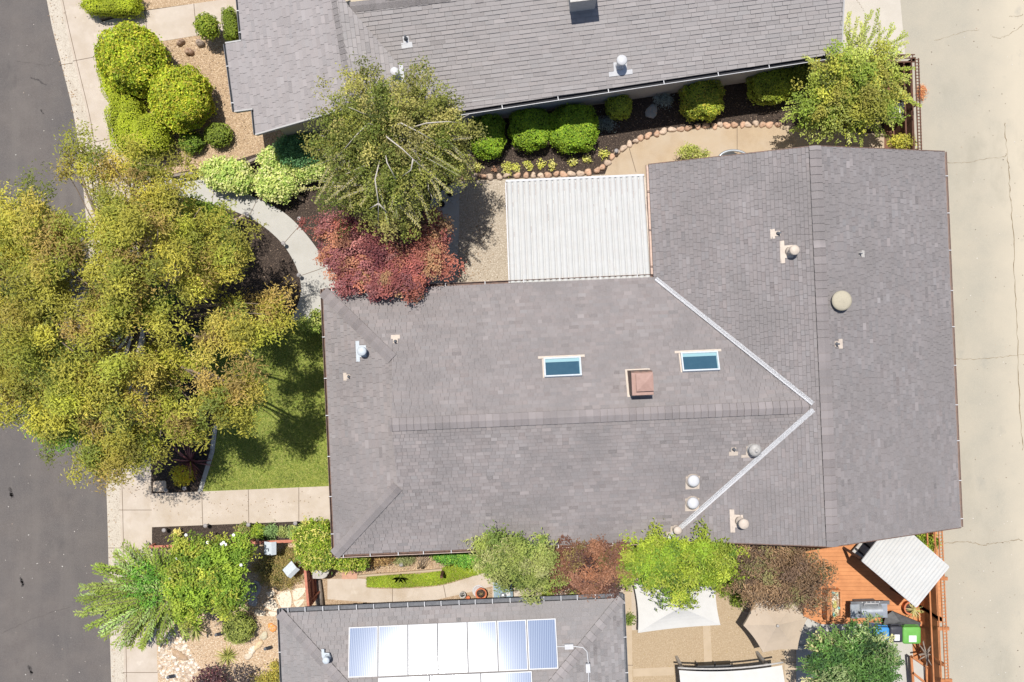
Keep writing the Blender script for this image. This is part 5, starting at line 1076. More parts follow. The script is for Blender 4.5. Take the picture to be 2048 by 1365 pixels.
# flagstones
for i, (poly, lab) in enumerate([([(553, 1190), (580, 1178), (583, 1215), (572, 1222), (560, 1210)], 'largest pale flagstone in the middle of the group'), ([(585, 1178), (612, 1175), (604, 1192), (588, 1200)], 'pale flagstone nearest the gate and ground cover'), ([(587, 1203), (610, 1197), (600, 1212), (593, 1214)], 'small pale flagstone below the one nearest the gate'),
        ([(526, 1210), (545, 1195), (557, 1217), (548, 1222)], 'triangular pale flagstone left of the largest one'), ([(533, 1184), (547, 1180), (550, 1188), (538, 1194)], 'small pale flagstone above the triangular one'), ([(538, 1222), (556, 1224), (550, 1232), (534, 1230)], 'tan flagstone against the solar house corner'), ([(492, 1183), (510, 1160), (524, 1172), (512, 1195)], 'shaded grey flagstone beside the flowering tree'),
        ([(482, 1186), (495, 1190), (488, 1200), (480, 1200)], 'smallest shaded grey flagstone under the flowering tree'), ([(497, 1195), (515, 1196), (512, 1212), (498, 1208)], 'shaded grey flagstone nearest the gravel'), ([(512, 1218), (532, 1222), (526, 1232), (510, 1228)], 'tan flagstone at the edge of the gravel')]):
    mb = MB(); mb.prism([tuple(p)[:2] for p in PP(smooth_line(poly + [poly[0]], 2)[:-1])], 0, .035 + .002 * i, 0, (.68, .60, .48) if i not in (6, 7, 8) else (.36, .37, .40)); tag(mb.build('flagstone', M['rock']), lab, 'flagstone', 'flagstones beside the gate')  # stones under the tree have their shade painted in as darker bluish grey
# white pebbles (uncountable) as one bed
rs = np.random.RandomState(44); mb = MB()
octf = [[0, 2, 4], [2, 1, 4], [1, 3, 4], [3, 0, 4]]
def pebbles(n, poly, smin, smax, pal, name, label_m, z=.0):
    V = []; F = []; T = []
    xs = [p[0] for p in poly]; ys = [p[1] for p in poly]
    def inside(x, y):
        c = False; j = len(poly) - 1
        for i in range(len(poly)):
            if (poly[i][1] > y) != (poly[j][1] > y) and x < (poly[j][0] - poly[i][0]) * (y - poly[i][1]) / (poly[j][1] - poly[i][1]) + poly[i][0]: c = not c
            j = i
        return c
    k = 0
    while k < n:
        x, y = rs.uniform(min(xs), max(xs)), rs.uniform(min(ys), max(ys))
        if not inside(x, y): continue
        c = P(x, y, z); s_ = rs.uniform(smin, smax); a = rs.uniform(0, 3.14); e = rs.uniform(.5, 1); b = len(V); m_ = 6
        for i in range(m_):
            t = a + i * 2 * math.pi / m_; V.append((c.x + s_ * math.cos(t), c.y + s_ * e * math.sin(t), z))
        for i in range(m_):
            t = a + i * 2 * math.pi / m_; V.append((c.x + s_ * .62 * math.cos(t), c.y + s_ * .62 * e * math.sin(t), z + s_ * .5))
        col = np.array(pal[rs.randint(len(pal))]) * rs.uniform(.8, 1.15)
        for i in range(m_): F.append([b + i, b + (i + 1) % m_, b + m_ + (i + 1) % m_, b + m_ + i]); T.append(col)
        F.append([b + m_, b + m_ + 1, b + m_ + 2, b + m_ + 3]); F.append([b + m_, b + m_ + 3, b + m_ + 4, b + m_ + 5]); T += [col, col]
        k += 1
    o = npobj(name, np.array(V), np.array(F), [M['rock']], None, tone=np.clip(np.array(T), 0, 1), origin=(0, 0, 0)); o['kind'] = 'stuff'; o['label'] = label_m; return o
PEB = [(.68, .60, .50), (.55, .45, .35), (.75, .70, .62), (.45, .36, .28), (.6, .5, .4)]
pebbles(620, [(317, 1258), (350, 1255), (372, 1285), (385, 1315), (400, 1335), (380, 1365), (350, 1368), (318, 1350)], .035, .095, PEB, 'white_pebbles', 'white and tan river pebbles spread beside the sidewalk').__setitem__('category', 'pebbles')
pebbles(5200, [(309, 1110), (620, 1100), (620, 1215), (560, 1225), (565, 1385), (318, 1385)], .012, .035, [(.56, .43, .30), (.45, .33, .22), (.66, .56, .44), (.36, .26, .17)], 'gravel_chips', 'loose tan gravel chips across the rock garden', .003).__setitem__('category', 'gravel')
pebbles(5200, [(240, 95), (335, 82), (478, 60), (520, 150), (560, 292), (480, 315), (345, 344), (262, 330)], .012, .034, [(.46, .33, .21), (.33, .23, .14), (.60, .47, .33), (.26, .18, .11)], 'wood_chips', 'tan wood chips spread around the ball bushes', .011).__setitem__('category', 'wood chips')
pebbles(1500, [(715, 1112), (870, 1105), (870, 1140), (717, 1148)], .010, .03, [(.50, .36, .22), (.36, .24, .14), (.60, .48, .32)], 'bark_litter', 'tan bark litter on the strip under the lower eave', .004).__setitem__('category', 'bark litter')
pebbles(3400, [(310, 430), (480, 435), (560, 500), (595, 560), (598, 600), (575, 640), (440, 640), (300, 600)], .008, .022, [(.16, .11, .08), (.09, .065, .05), (.24, .17, .12), (.05, .04, .03)], 'bark_chips', 'dark bark chips inside the curve of the grey path', .005).__setitem__('category', 'bark chips')
pebbles(5200, [(560, 380), (660, 365), (900, 300), (960, 230), (1500, 190), (1590, 240), (1340, 258), (1240, 290), (1190, 340), (900, 352), (850, 430), (700, 560)], .008, .022, [(.16, .11, .08), (.09, .065, .05), (.24, .17, .12), (.05, .04, .03)], 'bark_chips', 'dark bark chips across the long mulch bed', .005).__setitem__('category', 'bark chips')
# fallen leaves along the gutter and paths
rs2 = np.random.RandomState(50); n = 260; pts = []
for k in range(n):
    i = rs2.randint(len(kerb_in) - 1); x, y = kerb_in[i]; pts.append(tuple(P(x + rs2.exponential(7) + 1, y + rs2.uniform(-30, 30), 0.0)))
C = np.array(pts); C[:, 2] = .012
o = leaves('fallen_leaves', C, np.tile([0, 0, 1.], (n, 1)) + rs2.normal(0, .2, (n, 3)), rs2.normal(size=(n, 3)), .055, .03, pick(rs2, [(.30, .18, .09), (.42, .28, .14), (.22, .14, .08)], n)); tag(o, 'brown fallen leaves scattered along the gutter', 'leaf litter', None, 'stuff')
# grass
def grass(name, label, poly, n, hgt, pal, seed, z):
    rs = np.random.RandomState(seed); xs = [p[0] for p in poly]; ys = [p[1] for p in poly]; pts = []
    while len(pts) < n:
        x, y = rs.uniform(min(xs), max(xs)), rs.uniform(min(ys), max(ys)); c = False; j = len(poly) - 1
        for i in range(len(poly)):
            if (poly[i][1] > y) != (poly[j][1] > y) and x < (poly[j][0] - poly[i][0]) * (y - poly[i][1]) / (poly[j][1] - poly[i][1]) + poly[i][0]: c = not c
            j = i
        if c: pts.append(tuple(P(x, y, 0)))
    C = np.array(pts); C[:, 2] = z + hgt * rs.uniform(.3, 1, n)
    cl = .24 * np.sin(C[:, 0] * 2.3 + 2 * np.sin(C[:, 1] * 1.7)) * np.sin(C[:, 1] * 4 + C[:, 0]); A = rs.normal(size=(n, 3)); A[:, 2] += .7
    o = leaves(name, C, rs.normal(size=(n, 3)) * .6 + np.array([0, 0, .7]), A, hgt * 2.4, .014, np.clip(pick(rs, pal, n) * (1 + cl[:, None] + rs.normal(0, .12, (n, 1))), 0.003, 1)); tag(o, label, 'grass', None, 'stuff'); return o
grass('lawn_grass', 'green lawn grass between the grey path and the walkway', [(420, 655), (530, 645), (700, 645), (700, 968), (660, 970), (410, 981), (432, 905), (440, 850)], 26000, .035, [(.24, .29, .05), (.18, .23, .035), (.34, .36, .09), (.14, .18, .025)], 51, .018)
grass('grass_strip', 'lime green grass strip beside the pale side walkway', [(733, 1150), (842, 1147), (872, 1143), (895, 1130), (960, 1115), (1010, 1125), (990, 1140), (935, 1154), (880, 1169), (800, 1175), (734, 1173)], 12000, .05, [(.24, .32, .02), (.18, .26, .015), (.32, .36, .03)], 52, .01)

# ================================================================ YARD THINGS
def path_light(px, py, label, h=.42, top=None):
    c = P(px, py, h); t = thing('path_light', label, 'lamp', (c.x, c.y, 0), 'low garden lamps')
    q = MB(); q.tube([(c.x, c.y, 0), (c.x, c.y, h - .06)], .018, 8); q.build('post', M['black'], t)
    q = MB(); q.lathe((c.x, c.y, h - .12), [(.05, 0), (.055, .08)], 12); q.build('lens', M['glass'], t)
    q = MB(); q.lathe((c.x, c.y, h - .04), [(.08, 0), (.082, .012), (.055, .028), (.015, .034)], 16); q.build('lamp_shade', top or M['lamptop'], t)
for x, y, lab in [(493, 428, 'round path lamp at the rocks on the inner bend of the grey path'), (598, 437, 'round path lamp on the outer side of the grey path near the maple'), (566, 486, 'round path lamp on the inner side of the grey path opposite the maple'), (597, 550, 'round path lamp on the inner side of the grey path above the boulder'), (521, 391, 'round path lamp under the right variegated shrub'),
        (331, 981, 'round path lamp touching the buried utility cover'), (368, 977, 'round path lamp beside the golden plant at the walkway'), (327, 1061, 'round path lamp at the left end of the narrow bed'), (410, 1052, 'round path lamp in the narrow bed beside the flowering tree'), (496, 1050, 'round path lamp in the middle of the narrow bed'), (590, 1047, 'round path lamp in the narrow bed near the yellow green bush'), (663, 1043, 'round path lamp at the left eave end of the narrow bed'), (1233, 301, 'round path lamp in the mulch above the tan path'), (802, 1130, 'round white lamp on the strip under the lower eave')]:
    path_light(x, y, lab)
def spot(px, py, label, a):
    c = P(px, py, .15); t = thing('solar_spotlight', label, 'lamp', (c.x, c.y, 0), 'solar spotlights in the rock garden')
    q = MB(); q.tube([(c.x, c.y, 0), (c.x, c.y, .14)], .012, 6); q.build('stake', M['black'], t)
    q = MB(); q.box((c.x, c.y, .2), (.17, .14, .02), a, 0, (1, 1, 1), .3); q.build('solar_cell', M['black'], t)
    q = MB(); q.lathe((c.x - .14, c.y - .04, .12), [(.055, 0), (.06, .08)], 12); q.build('lamp_head', M['greygutter'], t)
spot(440, 1267, 'black solar spotlight beside the ball bush', .3); spot(538, 1295, 'black solar spotlight near the solar house wall', .4); spot(344, 1352, 'black solar spotlight among the pebbles at the bottom edge', .1)
# utility cover
mb = MB(); q = smooth_line([(307, 965), (312, 962), (329, 961), (333, 964), (333, 978), (329, 982), (311, 983), (307, 980), (307, 965)], 2)[:-1]
mb.prism([tuple(p)[:2] for p in PP(q)], 0, .05); tag(mb.build('utility_cover', M['utility']), 'square tan utility cover set in mulch beside the sidewalk', 'cover')

# corrugated patio cover
zc = 2.62
A0, A1, A2, A3 = P(1013, 364, zc), P(1288, 352, zc), P(1301, 556, zc), P(1020, 566, zc)
pc_t = thing('patio_cover', 'white corrugated metal patio cover with rust streaks beside the middle roof', 'patio cover', ((A0.x + A2.x) / 2, (A0.y + A2.y) / 2, 0))
NC = 24; ns = 10; nr = 10; V = []; F = []
for r_ in range(nr + 1):
    v = r_ / nr; lf = A0.lerp(A3, v); rt = A1.lerp(A2, v)
    for i in range(NC * ns + 1):
        u = i / (NC * ns); p = lf.lerp(rt, u); ph = (u * NC) % 1.0; zz = .085 * abs(math.sin(math.pi * ph)) ** .45
        V.append((p.x, p.y, zc + zz - .03 * (1 - v) ))
w_ = NC * ns + 1
for r_ in range(nr):
    for i in range(w_ - 1): F.append([r_ * w_ + i, (r_ + 1) * w_ + i, (r_ + 1) * w_ + i + 1, r_ * w_ + i + 1])
npobj('corrugated_panel', np.array(V), np.array(F), [M['corrugated']], pc_t, smooth=True)
rs = random.Random(61); 
for i in range(NC + 1):
    for seg in range(1 if 8 < i < 15 else 2 if i > 7 else 3):
        if seg == 0: v0, v1, ww = 0.03, rs.uniform(.05, .12) + (.06 if 15 < i else .03), .022
        else:
            if rs.random() < .45: continue
            v0 = rs.uniform(.1, .5 if i < 8 else .3); v1 = v0 + rs.uniform(.02, .08); ww = .012
        u = i / NC; mb = MB(); pp = [A0.lerp(A3, v0 + (v1 - v0) * k / 4).lerp(A1.lerp(A2, v0 + (v1 - v0) * k / 4), u) for k in range(5)]
        vs = []
        for k, p in enumerate(pp):
            hw = ww * (1 - k / 4.5) * rs.uniform(.7, 1.2) + .003; vs += [(p.x - hw, p.y, zc + .012 - .03 * (1 - v0)), (p.x + hw, p.y, zc + .012 - .03 * (1 - v0))]
        mb.add(vs, [[2 * k, 2 * k + 2, 2 * k + 3, 2 * k + 1] for k in range(4)]); mb.build('rust_streak', M['rust'], pc_t)
mb = MB(); mb.bar(A0 + Vector((-.03, .03, -.0)), A1 + Vector((0, .03, -.0)), .07, .12); mb.build('front_beam', M['whitemetal'], pc_t)
mb = MB(); mb.bar(A0 + Vector((-.03, -.02, -.02)), A3 + Vector((-.03, 0, -.02)), .04, .12); mb.build('side_beam', M['whitemetal'], pc_t)
mb = MB(); mb.bar(A1 + Vector((.02, -.02, -.06)), A2 + Vector((.02, 0, -.06)), .04, .10); mb.build('side_beam', M['tanmetal'], pc_t)
for a in (A0 + Vector((.1, -.1, 0)), A1 + Vector((-.2, -.1, 0)), A0.lerp(A1, .5) + Vector((0, -.1, 0))):
    mb = MB(); mb.box((a.x, a.y, zc / 2 - .03), (.09, .09, zc - .1), TH); mb.build('post', M['whitemetal'], pc_t)

# umbrellas
def canopy(name, label, cat, verts, z, apex, rise, sag, m, group=None):
    ring = [P(x, y, z) for x, y in verts]; c = P(*apex, z + rise); t = thing(name, label, cat, (c.x, c.y, 0), group); mb = MB(); n = len(ring); K = 10; J = 6
    top = c; vs = [tuple(top)]; 
    per = []
    for i in range(n):
        a, b = ring[i], ring[(i + 1) % n]
        for k in range(K):
            s_ = k / K; p = a.lerp(b, s_); ctr = Vector((c.x, c.y, z)); p = p + (ctr - p) * (sag * 4 * s_ * (1 - s_)); p.z = z - .03 * 4 * s_ * (1 - s_) * 0 + .0; per.append(p)
    for j in range(1, J + 1):
        f = j / J
        for p in per: q = top.lerp(p, f); vs.append((q.x, q.y, q.z - .06 * math.sin(math.pi * f)))
    N = len(per); fs = [[0, 1 + i, 1 + (i + 1) % N] for i in range(N)]
    for j in range(J - 1):
        for i in range(N): fs.append([1 + j * N + i, 1 + (j + 1) * N + i, 1 + (j + 1) * N + (i + 1) % N, 1 + j * N + (i + 1) % N])
    b0 = 1 + (J - 1) * N; vs2 = [(p[0], p[1], p[2] - .12) for p in vs[b0:]]; e = len(vs); vs += vs2
    for i in range(N): fs.append([b0 + i, e + i, e + (i + 1) % N, b0 + (i + 1) % N])
    mb.add(vs, fs, 0); mb.build('canopy', m, t)
    q = MB(); q.lathe(top + Vector((0, 0, .0)), [(.05, 0), (.055, .05), (.02, .09)], 12); q.build('finial', M['greymetal'], t)
    q = MB(); q.tube([(c.x, c.y, 0), (c.x, c.y, top.z)], .024, 10); q.build('pole', M['greymetal'], t)
    q = MB(); q.lathe((c.x, c.y, .01), [(.26, 0), (.24, .07), (.05, .1)], 20); q.build('base', M['black'], t)
    for i in range(n):
        q = MB(); q.tube([top + Vector((0, 0, -.1)), ring[i] + Vector((0, 0, -.05))], .011, 6); q.build('rib', M['greymetal'], t)
    return t
canopy('rectangular_umbrella', 'large white rectangular patio umbrella partly under the lime green tree', 'umbrella', [(1267, 1168), (1432, 1160), (1441, 1250), (1276, 1266)], 1.95, (1361, 1215), .38, .05, M['fabric'])
canopy('hexagonal_umbrella', 'beige six sided patio umbrella below the brown purple tree', 'umbrella', [(1511, 1197), (1590, 1206), (1614, 1238), (1595, 1299), (1526, 1305), (1487, 1251)], 1.95, (1555, 1251), .4, .05, M['beigefabric'])

# bottom gazebo with white arched cover
zg = 2.2; t = thing('gazebo', 'white ribbed arched gazebo cover cut by the bottom edge', 'gazebo', P(1450, 1400))
V = []; F = []; nx, ny = 40, 24
for j in range(ny + 1):
    v = j / ny; 
    for i in range(nx + 1):
        u = i / nx; p = P(1358, 1340, zg).lerp(P(1564, 1330, zg), u); q = P(1362, 1460, zg).lerp(P(1570, 1450, zg), u); r_ = p.lerp(q, v)
        r_.y -= .12 * 4 * u * (1 - u) * (1 - v); V.append((r_.x, r_.y, zg + .35 * math.sin(math.pi * v) + .018 * math.cos(v * 2 * math.pi * 11)))
for j in range(ny):
    for i in range(nx): F.append([j * (nx + 1) + i, (j + 1) * (nx + 1) + i, (j + 1) * (nx + 1) + i + 1, j * (nx + 1) + i + 1])
npobj('canopy', np.array(V), np.array(F), [M['fabric']], t, smooth=True)
mb = MB(); a, b = P(1356, 1338, zg), P(1567, 1327, zg); pts = [a.lerp(b, k / 10) + Vector((0, -.12 * 4 * (k / 10) * (1 - k / 10) + .03, -.04)) for k in range(11)]; mb.tube(pts, .035, 6); mb.build('front_beam', M['greymetal'], t)
for (bx, by) in ((1353, 1314), (1514, 1305), (1356, 1424), (1518, 1416)):
    mb = MB(); b = P(bx, by, .05); mb.box((b.x, b.y, zg / 2), (.10, .10, zg - .1), .2); mb.build('post', M['greymetal'], t)
    mb = MB(); tp_ = Vector((b.x, b.y, zg - .1)); mb.bar(tp_, tp_ + Vector((.1, -.55, .05)), .08, .08); mb.build('brace', M['greymetal'], t)
t = thing('patio_sofa', 'black framed outdoor sofa mostly hidden under the arched gazebo', 'sofa', P(1425, 1345))
for k, x in enumerate((1392, 1428, 1462)):
    mb = MB(); a = P(x, 1322, .5); mb.bar((a.x, a.y, .62), (a.x + .06, a.y - .5, .60), .04, .04); mb.build('armrest', M['black'], t)
mb = MB(); a, b = P(1392, 1336, .4), P(1462, 1332, .4); c = a.lerp(b, .5); mb.box((c.x, c.y - .2, .38), ((b - a).length, .55, .14), TH); mb.build('seat_cushion', M['cover'], t)
mb = MB(); mb.bar((a.x, a.y + .05, .18), (b.x, b.y + .05, .18), .05, .30); mb.build('frame', M['black'], t)

# deck and its things
t = thing('wooden_deck', 'orange stained wooden deck beside the lower right fence', 'deck', P(1740, 1160))
dk = [(1600, 1070), (1871, 1060), (1878, 1180), (1880, 1243), (1640, 1246), (1605, 1230)]
rs = random.Random(71); poly = ccw([tuple(p)[:2] for p in PP(dk)]); ymin = min(p[1] for p in poly); ymax = max(p[1] for p in poly); y = ymin; mb = MB()
while y < ymax:
    c = [(-60, y), (60, y), (60, y + .137), (-60, y + .137)]
    for i in range(len(poly)):
        c = clip_poly(c, poly[i], poly[(i + 1) % len(poly)])
        if len(c) < 3: break
    if len(c) >= 3: g = rs.uniform(.92, 1.06); mb.prism(c, .10, .145, 0, (g, g * .98, g * .95))
    y += .144
mb.build('deck_boards', M['deckwood'], t); mb = MB(); mb.prism(poly, .0, .095, 0); mb.build('deck_frame', M['fencewood'], t)
mb = MB(); mb.bar(P(1735, 1248, .2), P(1871, 1246, .2), .17, .14); mb.build('front_step', M['deckwood'], t)
# deck canopy
zk = 2.2; Q = [P(1725, 1122, zk), P(1790, 1038, zk), P(1898, 1134, zk), P(1833, 1214, zk)]
t = thing('deck_canopy', 'white corrugated flat canopy set diagonally over the deck', 'canopy', ((Q[0].x + Q[2].x) / 2, (Q[0].y + Q[2].y) / 2, 0)); V = []; F = []; n1, n2 = 160, 6
for j in range(n2 + 1):
    for i in range(n1 + 1):
        p = Q[0].lerp(Q[3], i / n1).lerp(Q[1].lerp(Q[2], i / n1), j / n2); V.append((p.x, p.y, zk + .010 * math.sin(i / n1 * 2 * math.pi * 20)))
for j in range(n2):
    for i in range(n1): F.append([j * (n1 + 1) + i, j * (n1 + 1) + i + 1, (j + 1) * (n1 + 1) + i + 1, (j + 1) * (n1 + 1) + i])
npobj('corrugated_panel', np.array(V), np.array(F), [M['corrugated']], t, smooth=True)
for i in range(4):
    mb = MB(); a, b = Q[i], Q[(i + 1) % 4]; mb.bar(a + Vector((0, 0, -.05)), b + Vector((0, 0, -.05)), .05, .07); mb.build('edge_beam', M['whitemetal'], t)
for q in (Q[0], Q[3], Q[2]):
    c = Vector(((Q[0].x + Q[2].x) / 2, (Q[0].y + Q[2].y) / 2, zk)); a = q.lerp(c, .06); mb = MB(); mb.box((a.x, a.y, zk / 2 + .03), (.09, .09, zk - .16), .9); mb.build('post', M['fencewood'], t)
t = thing('garden_swing', 'grey framed seat with glass panels under the deck canopy', 'bench', P(1730, 1095))
mb = MB(); c = P(1735, 1092, .5); mb.box((c.x, c.y, .5), (1.1, .62, .06), .85); mb.build('seat', M['greymetal'], t)
for k in (-1, 0, 1):
    mb = MB(); mb.bar((c.x + k * .36 * math.cos(.85) - .25, c.y + k * .36 * math.sin(.85) + .2, .60), (c.x + k * .36 * math.cos(.85) + .22, c.y + k * .36 * math.sin(.85) - .2, .60), .07, .05); mb.build('frame_bar', M['black'], t)
for k in (-.55, .55):
    mb = MB(); mb.box((c.x + k * math.cos(.85), c.y + k * math.sin(.85), .31), (.06, .5, .34), .85); mb.build('leg', M['black'], t)
# planter with succulents
t = thing('planter_box', 'long orange wooden planter box full of pale succulents on the deck', 'planter', P(1668, 1208))
c = P(1668, 1208, .5)
def ring_box(mb, c, sx, sy, z0, z1, th, rz=0.0):
    for dx, dy, a, b in ((0, sy / 2 - th / 2, sx, th), (0, -sy / 2 + th / 2, sx, th), (sx / 2 - th / 2, 0, th, sy - 2 * th), (-sx / 2 + th / 2, 0, th, sy - 2 * th)):
        mb.box((c[0] + dx * math.cos(rz) - dy * math.sin(rz), c[1] + dx * math.sin(rz) + dy * math.cos(rz), (z0 + z1) / 2), (a, b, z1 - z0), rz)
mb = MB(); ring_box(mb, (c.x + .06, c.y), .42, 1.05, .15, .55, .05, .02); mb.build('box', M['deckwood'], t)
mb = MB(); mb.box((c.x + .06, c.y, .3), (.31, .94, .3), .02); mb.build('soil', M['dirt'], t)
mb = MB(); mb.bar((c.x - .30, c.y - .55, .5), (c.x - .27, c.y + .55, .5), .11, .5); mb.build('back_board', M['orangefence'], t)
rs = random.Random(72)
for k in range(22):
    p = (c.x + .06 + rs.uniform(-.12, .14), c.y - .5 + k * .045, .50 + rs.uniform(0, .05)); pal = [[(.60, .56, .36)], [(.55, .48, .16)], [(.20, .44, .42)], [(.66, .60, .50)], [(.34, .38, .14)]][rs.randint(0, 4)]
    blades('succulent', p, 9, .09, .05, pal, t, 900 + k, (.1, .9), m=M['needle'])
# grill
t = thing('gas_grill', 'stainless steel gas grill with side shelves on the deck', 'grill', P(1741, 1224))
c = P(1741, 1224, 1.0); gx_ = R(1.5)
def gl_(x, y, z): return (c.x + x * math.cos(gx_) - y * math.sin(gx_), c.y + x * math.sin(gx_) + y * math.cos(gx_), z)
mb = MB(); mb.box(gl_(.05, 0, .48), (.80, .50, .66), gx_); mb.build('cabinet', M['greygutter'], t)
for x, w2_ in ((-.53, .34), (.56, .24)): mb = MB(); mb.box(gl_(x, 0, .86), (w2_, .52, .05), gx_); mb.build('side_shelf', M['steel'], t)
mb = MB(); mb.box(gl_(.05, .29, .84), (1.45, .14, .06), gx_); mb.build('control_panel', M['greygutter'], t)
vs = []; n = 12
for x in (-.36, .44):
    for k in range(n + 1): a = math.pi * k / n; vs.append(gl_(x, .25 * math.cos(a), .86 + .24 * math.sin(a)))
mb = MB(); mb.add(vs, [[k, k + 1, n + 2 + k, n + 1 + k] for k in range(n)], 0, smooth=True); mb.add(vs, [list(range(n, -1, -1)), list(range(n + 1, 2 * n + 2))]); mb.build('lid', M['steel'], t)
mb = MB(); mb.tube([gl_(-.22, .22, 1.0), gl_(-.22, .32, 1.02), gl_(.30, .32, 1.02), gl_(.30, .22, 1.0)], .014, 8); mb.build('lid_handle', M['whitemetal'], t)
for k in range(5): mb = MB(); mb.lathe(gl_(-.25 + k * .16, .33, .87), [(.024, 0), (.02, .02)], 10); mb.build('knob', M['whitemetal'], t)
for x, y in ((-.3, -.2), (.4, -.2), (-.3, .2), (.4, .2)): mb = MB(); mb.box(gl_(x, y, .16), (.06, .06, .06), gx_); mb.build('caster', M['black'], t)
# covered object behind the bins
mb = MB(); rs = np.random.RandomState(5); pts = [(1768, 1246), (1771, 1232), (1785, 1222), (1797, 1228), (1822, 1238), (1842, 1246), (1838, 1256), (1770, 1256)]
top = [P(x, y, .62) for x, y in pts]; bot = [P(x, y, .16) + Vector((rs.uniform(-.02, .02), .02, 0)) for x, y in pts]; cc = P(1800, 1243, .78)
n = len(pts); mb.add(top + bot + [cc], [[i, (i + 1) % n, 2 * n] for i in range(n)][::1] + [[n + i, n + (i + 1) % n, (i + 1) % n, i] for i in range(n)]); tag(mb.build('tarp_cover', M['cover']), 'crumpled dark grey tarpaulin behind the three bins', 'tarpaulin')
# bins
def bin_(name, label, px, py, wpx, dpx, m, rz=0.0, group='wheeled rubbish bins'):
    h = 1.05; c = P(px, py, h); w_, d_ = PX(wpx, h), PX(dpx, h); t = thing(name, label, 'bin', (c.x, c.y, 0), group); mb = MB(); ca, sa = math.cos(rz), math.sin(rz)
    def pt_(x, y, z): return (c.x + x * ca - y * sa, c.y + x * sa + y * ca, z)
    vs = []
    for z, k in ((.06, .74), (.55, .82), (.98, .92)):
        for sx, sy in ((-1, -1), (1, -1), (1, 1), (-1, 1)): vs.append(pt_(sx * w_ / 2 * k, sy * d_ / 2 * k, z))
    mb.add(vs, [[3, 2, 1, 0]] + [[j * 4 + i, j * 4 + (i + 1) % 4, j * 4 + 4 + (i + 1) % 4, j * 4 + 4 + i] for j in range(2) for i in range(4)] + [[8, 9, 10, 11]]); mb.build('body', m, t)
    mb = MB(); vs = []; K = 7; cr = .07
    out = []
    for (sx, sy) in ((1, 1), (-1, 1), (-1, -1), (1, -1)):
        a0 = {(1, 1): 0, (-1, 1): 90, (-1, -1): 180, (1, -1): 270}[(sx, sy)]
        for k in range(4): a = R(a0 + 30 * k); out.append((sx * (w_ / 2 - cr) + cr * math.cos(a), sy * (d_ / 2 - cr) + cr * math.sin(a)))
    N = len(out)
    for z, k in ((.985, 1.0), (1.03, 1.0), (1.06, .9), (1.075, .6)): vs += [pt_(x * k, y * k, z) for x, y in out]
    mb.add(vs, [[j * N + i, j * N + (i + 1) % N, (j + 1) * N + (i + 1) % N, (j + 1) * N + i] for j in range(3) for i in range(N)] + [list(range(3 * N, 4 * N))], 0, smooth=True); mb.build('lid', m, t)
    mb = MB(); mb.box(pt_(w_ * .02, -d_ * .18, 1.073), (w_ * .42, d_ * .38, .012), rz); mb.build('sticker', M['paper'], t)
    mb = MB(); mb.tube([pt_(-w_ * .38, d_ / 2 + .01, 1.0), pt_(-w_ * .38, d_ / 2 + .06, 1.0), pt_(w_ * .38, d_ / 2 + .06, 1.0), pt_(w_ * .38, d_ / 2 + .01, 1.0)], .014, 6); mb.build('handle', m, t)
    for sx in (-1, 1): mb = MB(); vs = []; mb.tube([pt_(sx * w_ * .36, d_ * .30, .10), pt_(sx * (w_ * .36 + .05), d_ * .30, .10)], .10, 14); mb.build('wheel', M['black'], t)
bin_('rubbish_bin', 'bright green bin with a white lid sticker beside the fence', 1824, 1271, 36, 34, M['greenbin']); bin_('rubbish_bin', 'black bin squeezed between the blue bin and the green bin', 1793, 1269, 25, 32, M['blackbin']); bin_('rubbish_bin', 'blue bin partly under the glossy tree', 1765, 1270, 28, 30, M['bluebin'])
bin_('rubbish_bin', 'dark bin with a white sticker inside the upper fence corner', 1794, 216, 30, 26, M['blackbin'], R(-5))
# pots
def pot(px, py, r_, h, m, label, name='plant_pot', fill=None):
    c = P(px, py, h); t = thing(name, label, 'pot', (c.x, c.y, 0)); mb = MB(); r_ = PX(r_, h)
    mb.lathe((c.x, c.y, .01), [(r_ * .7, 0), (r_ * .95, h * .85), (r_ * 1.05, h * .87), (r_ * 1.05, h), (r_ * .85, h), (r_ * .82, h * .8), (.01, h * .8)], 24); mb.build('pot', m, t)
    mb = MB(); mb.lathe((c.x, c.y, h * .7), [(r_ * .8, 0), (r_ * .8, h * .14)], 16); mb.build('soil', fill or M['mulch'], t); return t, c
t, c = pot(962, 1188, 11, .42, M['terracotta'], 'orange terracotta pot beside the garden fountain'); blades('plant', (c.x, c.y, .36), 14, .13, .02, [(.4, .3, .14)], t, 3, (.4, 1.2))
pot(925, 1190, 6.5, .25, M['greymetal'], 'small grey brown pot left of the terracotta pot'); pot(936, 1196, 4, .2, M['terracotta'], 'tiny brown pot against the solar house gutter')
pot(900, 386, 6.5, .35, M['black'], 'black pot in the birch shadow, upper of the two'); pot(883, 408, 6.5, .35, M['black'], 'black pot in the birch shadow, lower of the two')
mb = MB(); c = P(957, 1182, .03); mb.lathe((c.x, c.y, .019), [(.22, 0), (.24, .03), (.20, .035), (.19, .015), (.01, .012)], 28); tag(mb.build('saucer', M['whitemetal']), 'white round saucer half under the terracotta pot', 'saucer')
t, c = pot(1822, 1217, 13, .5, M['terracotta'], 'banded terracotta pot holding a spiky aloe on the deck'); blades('aloe', (c.x + .14, c.y - .04, .45), 34, .42, .04, [(.55, .50, .20), (.40, .40, .12), (.62, .56, .30)], t, 4, (.1, 1.0))
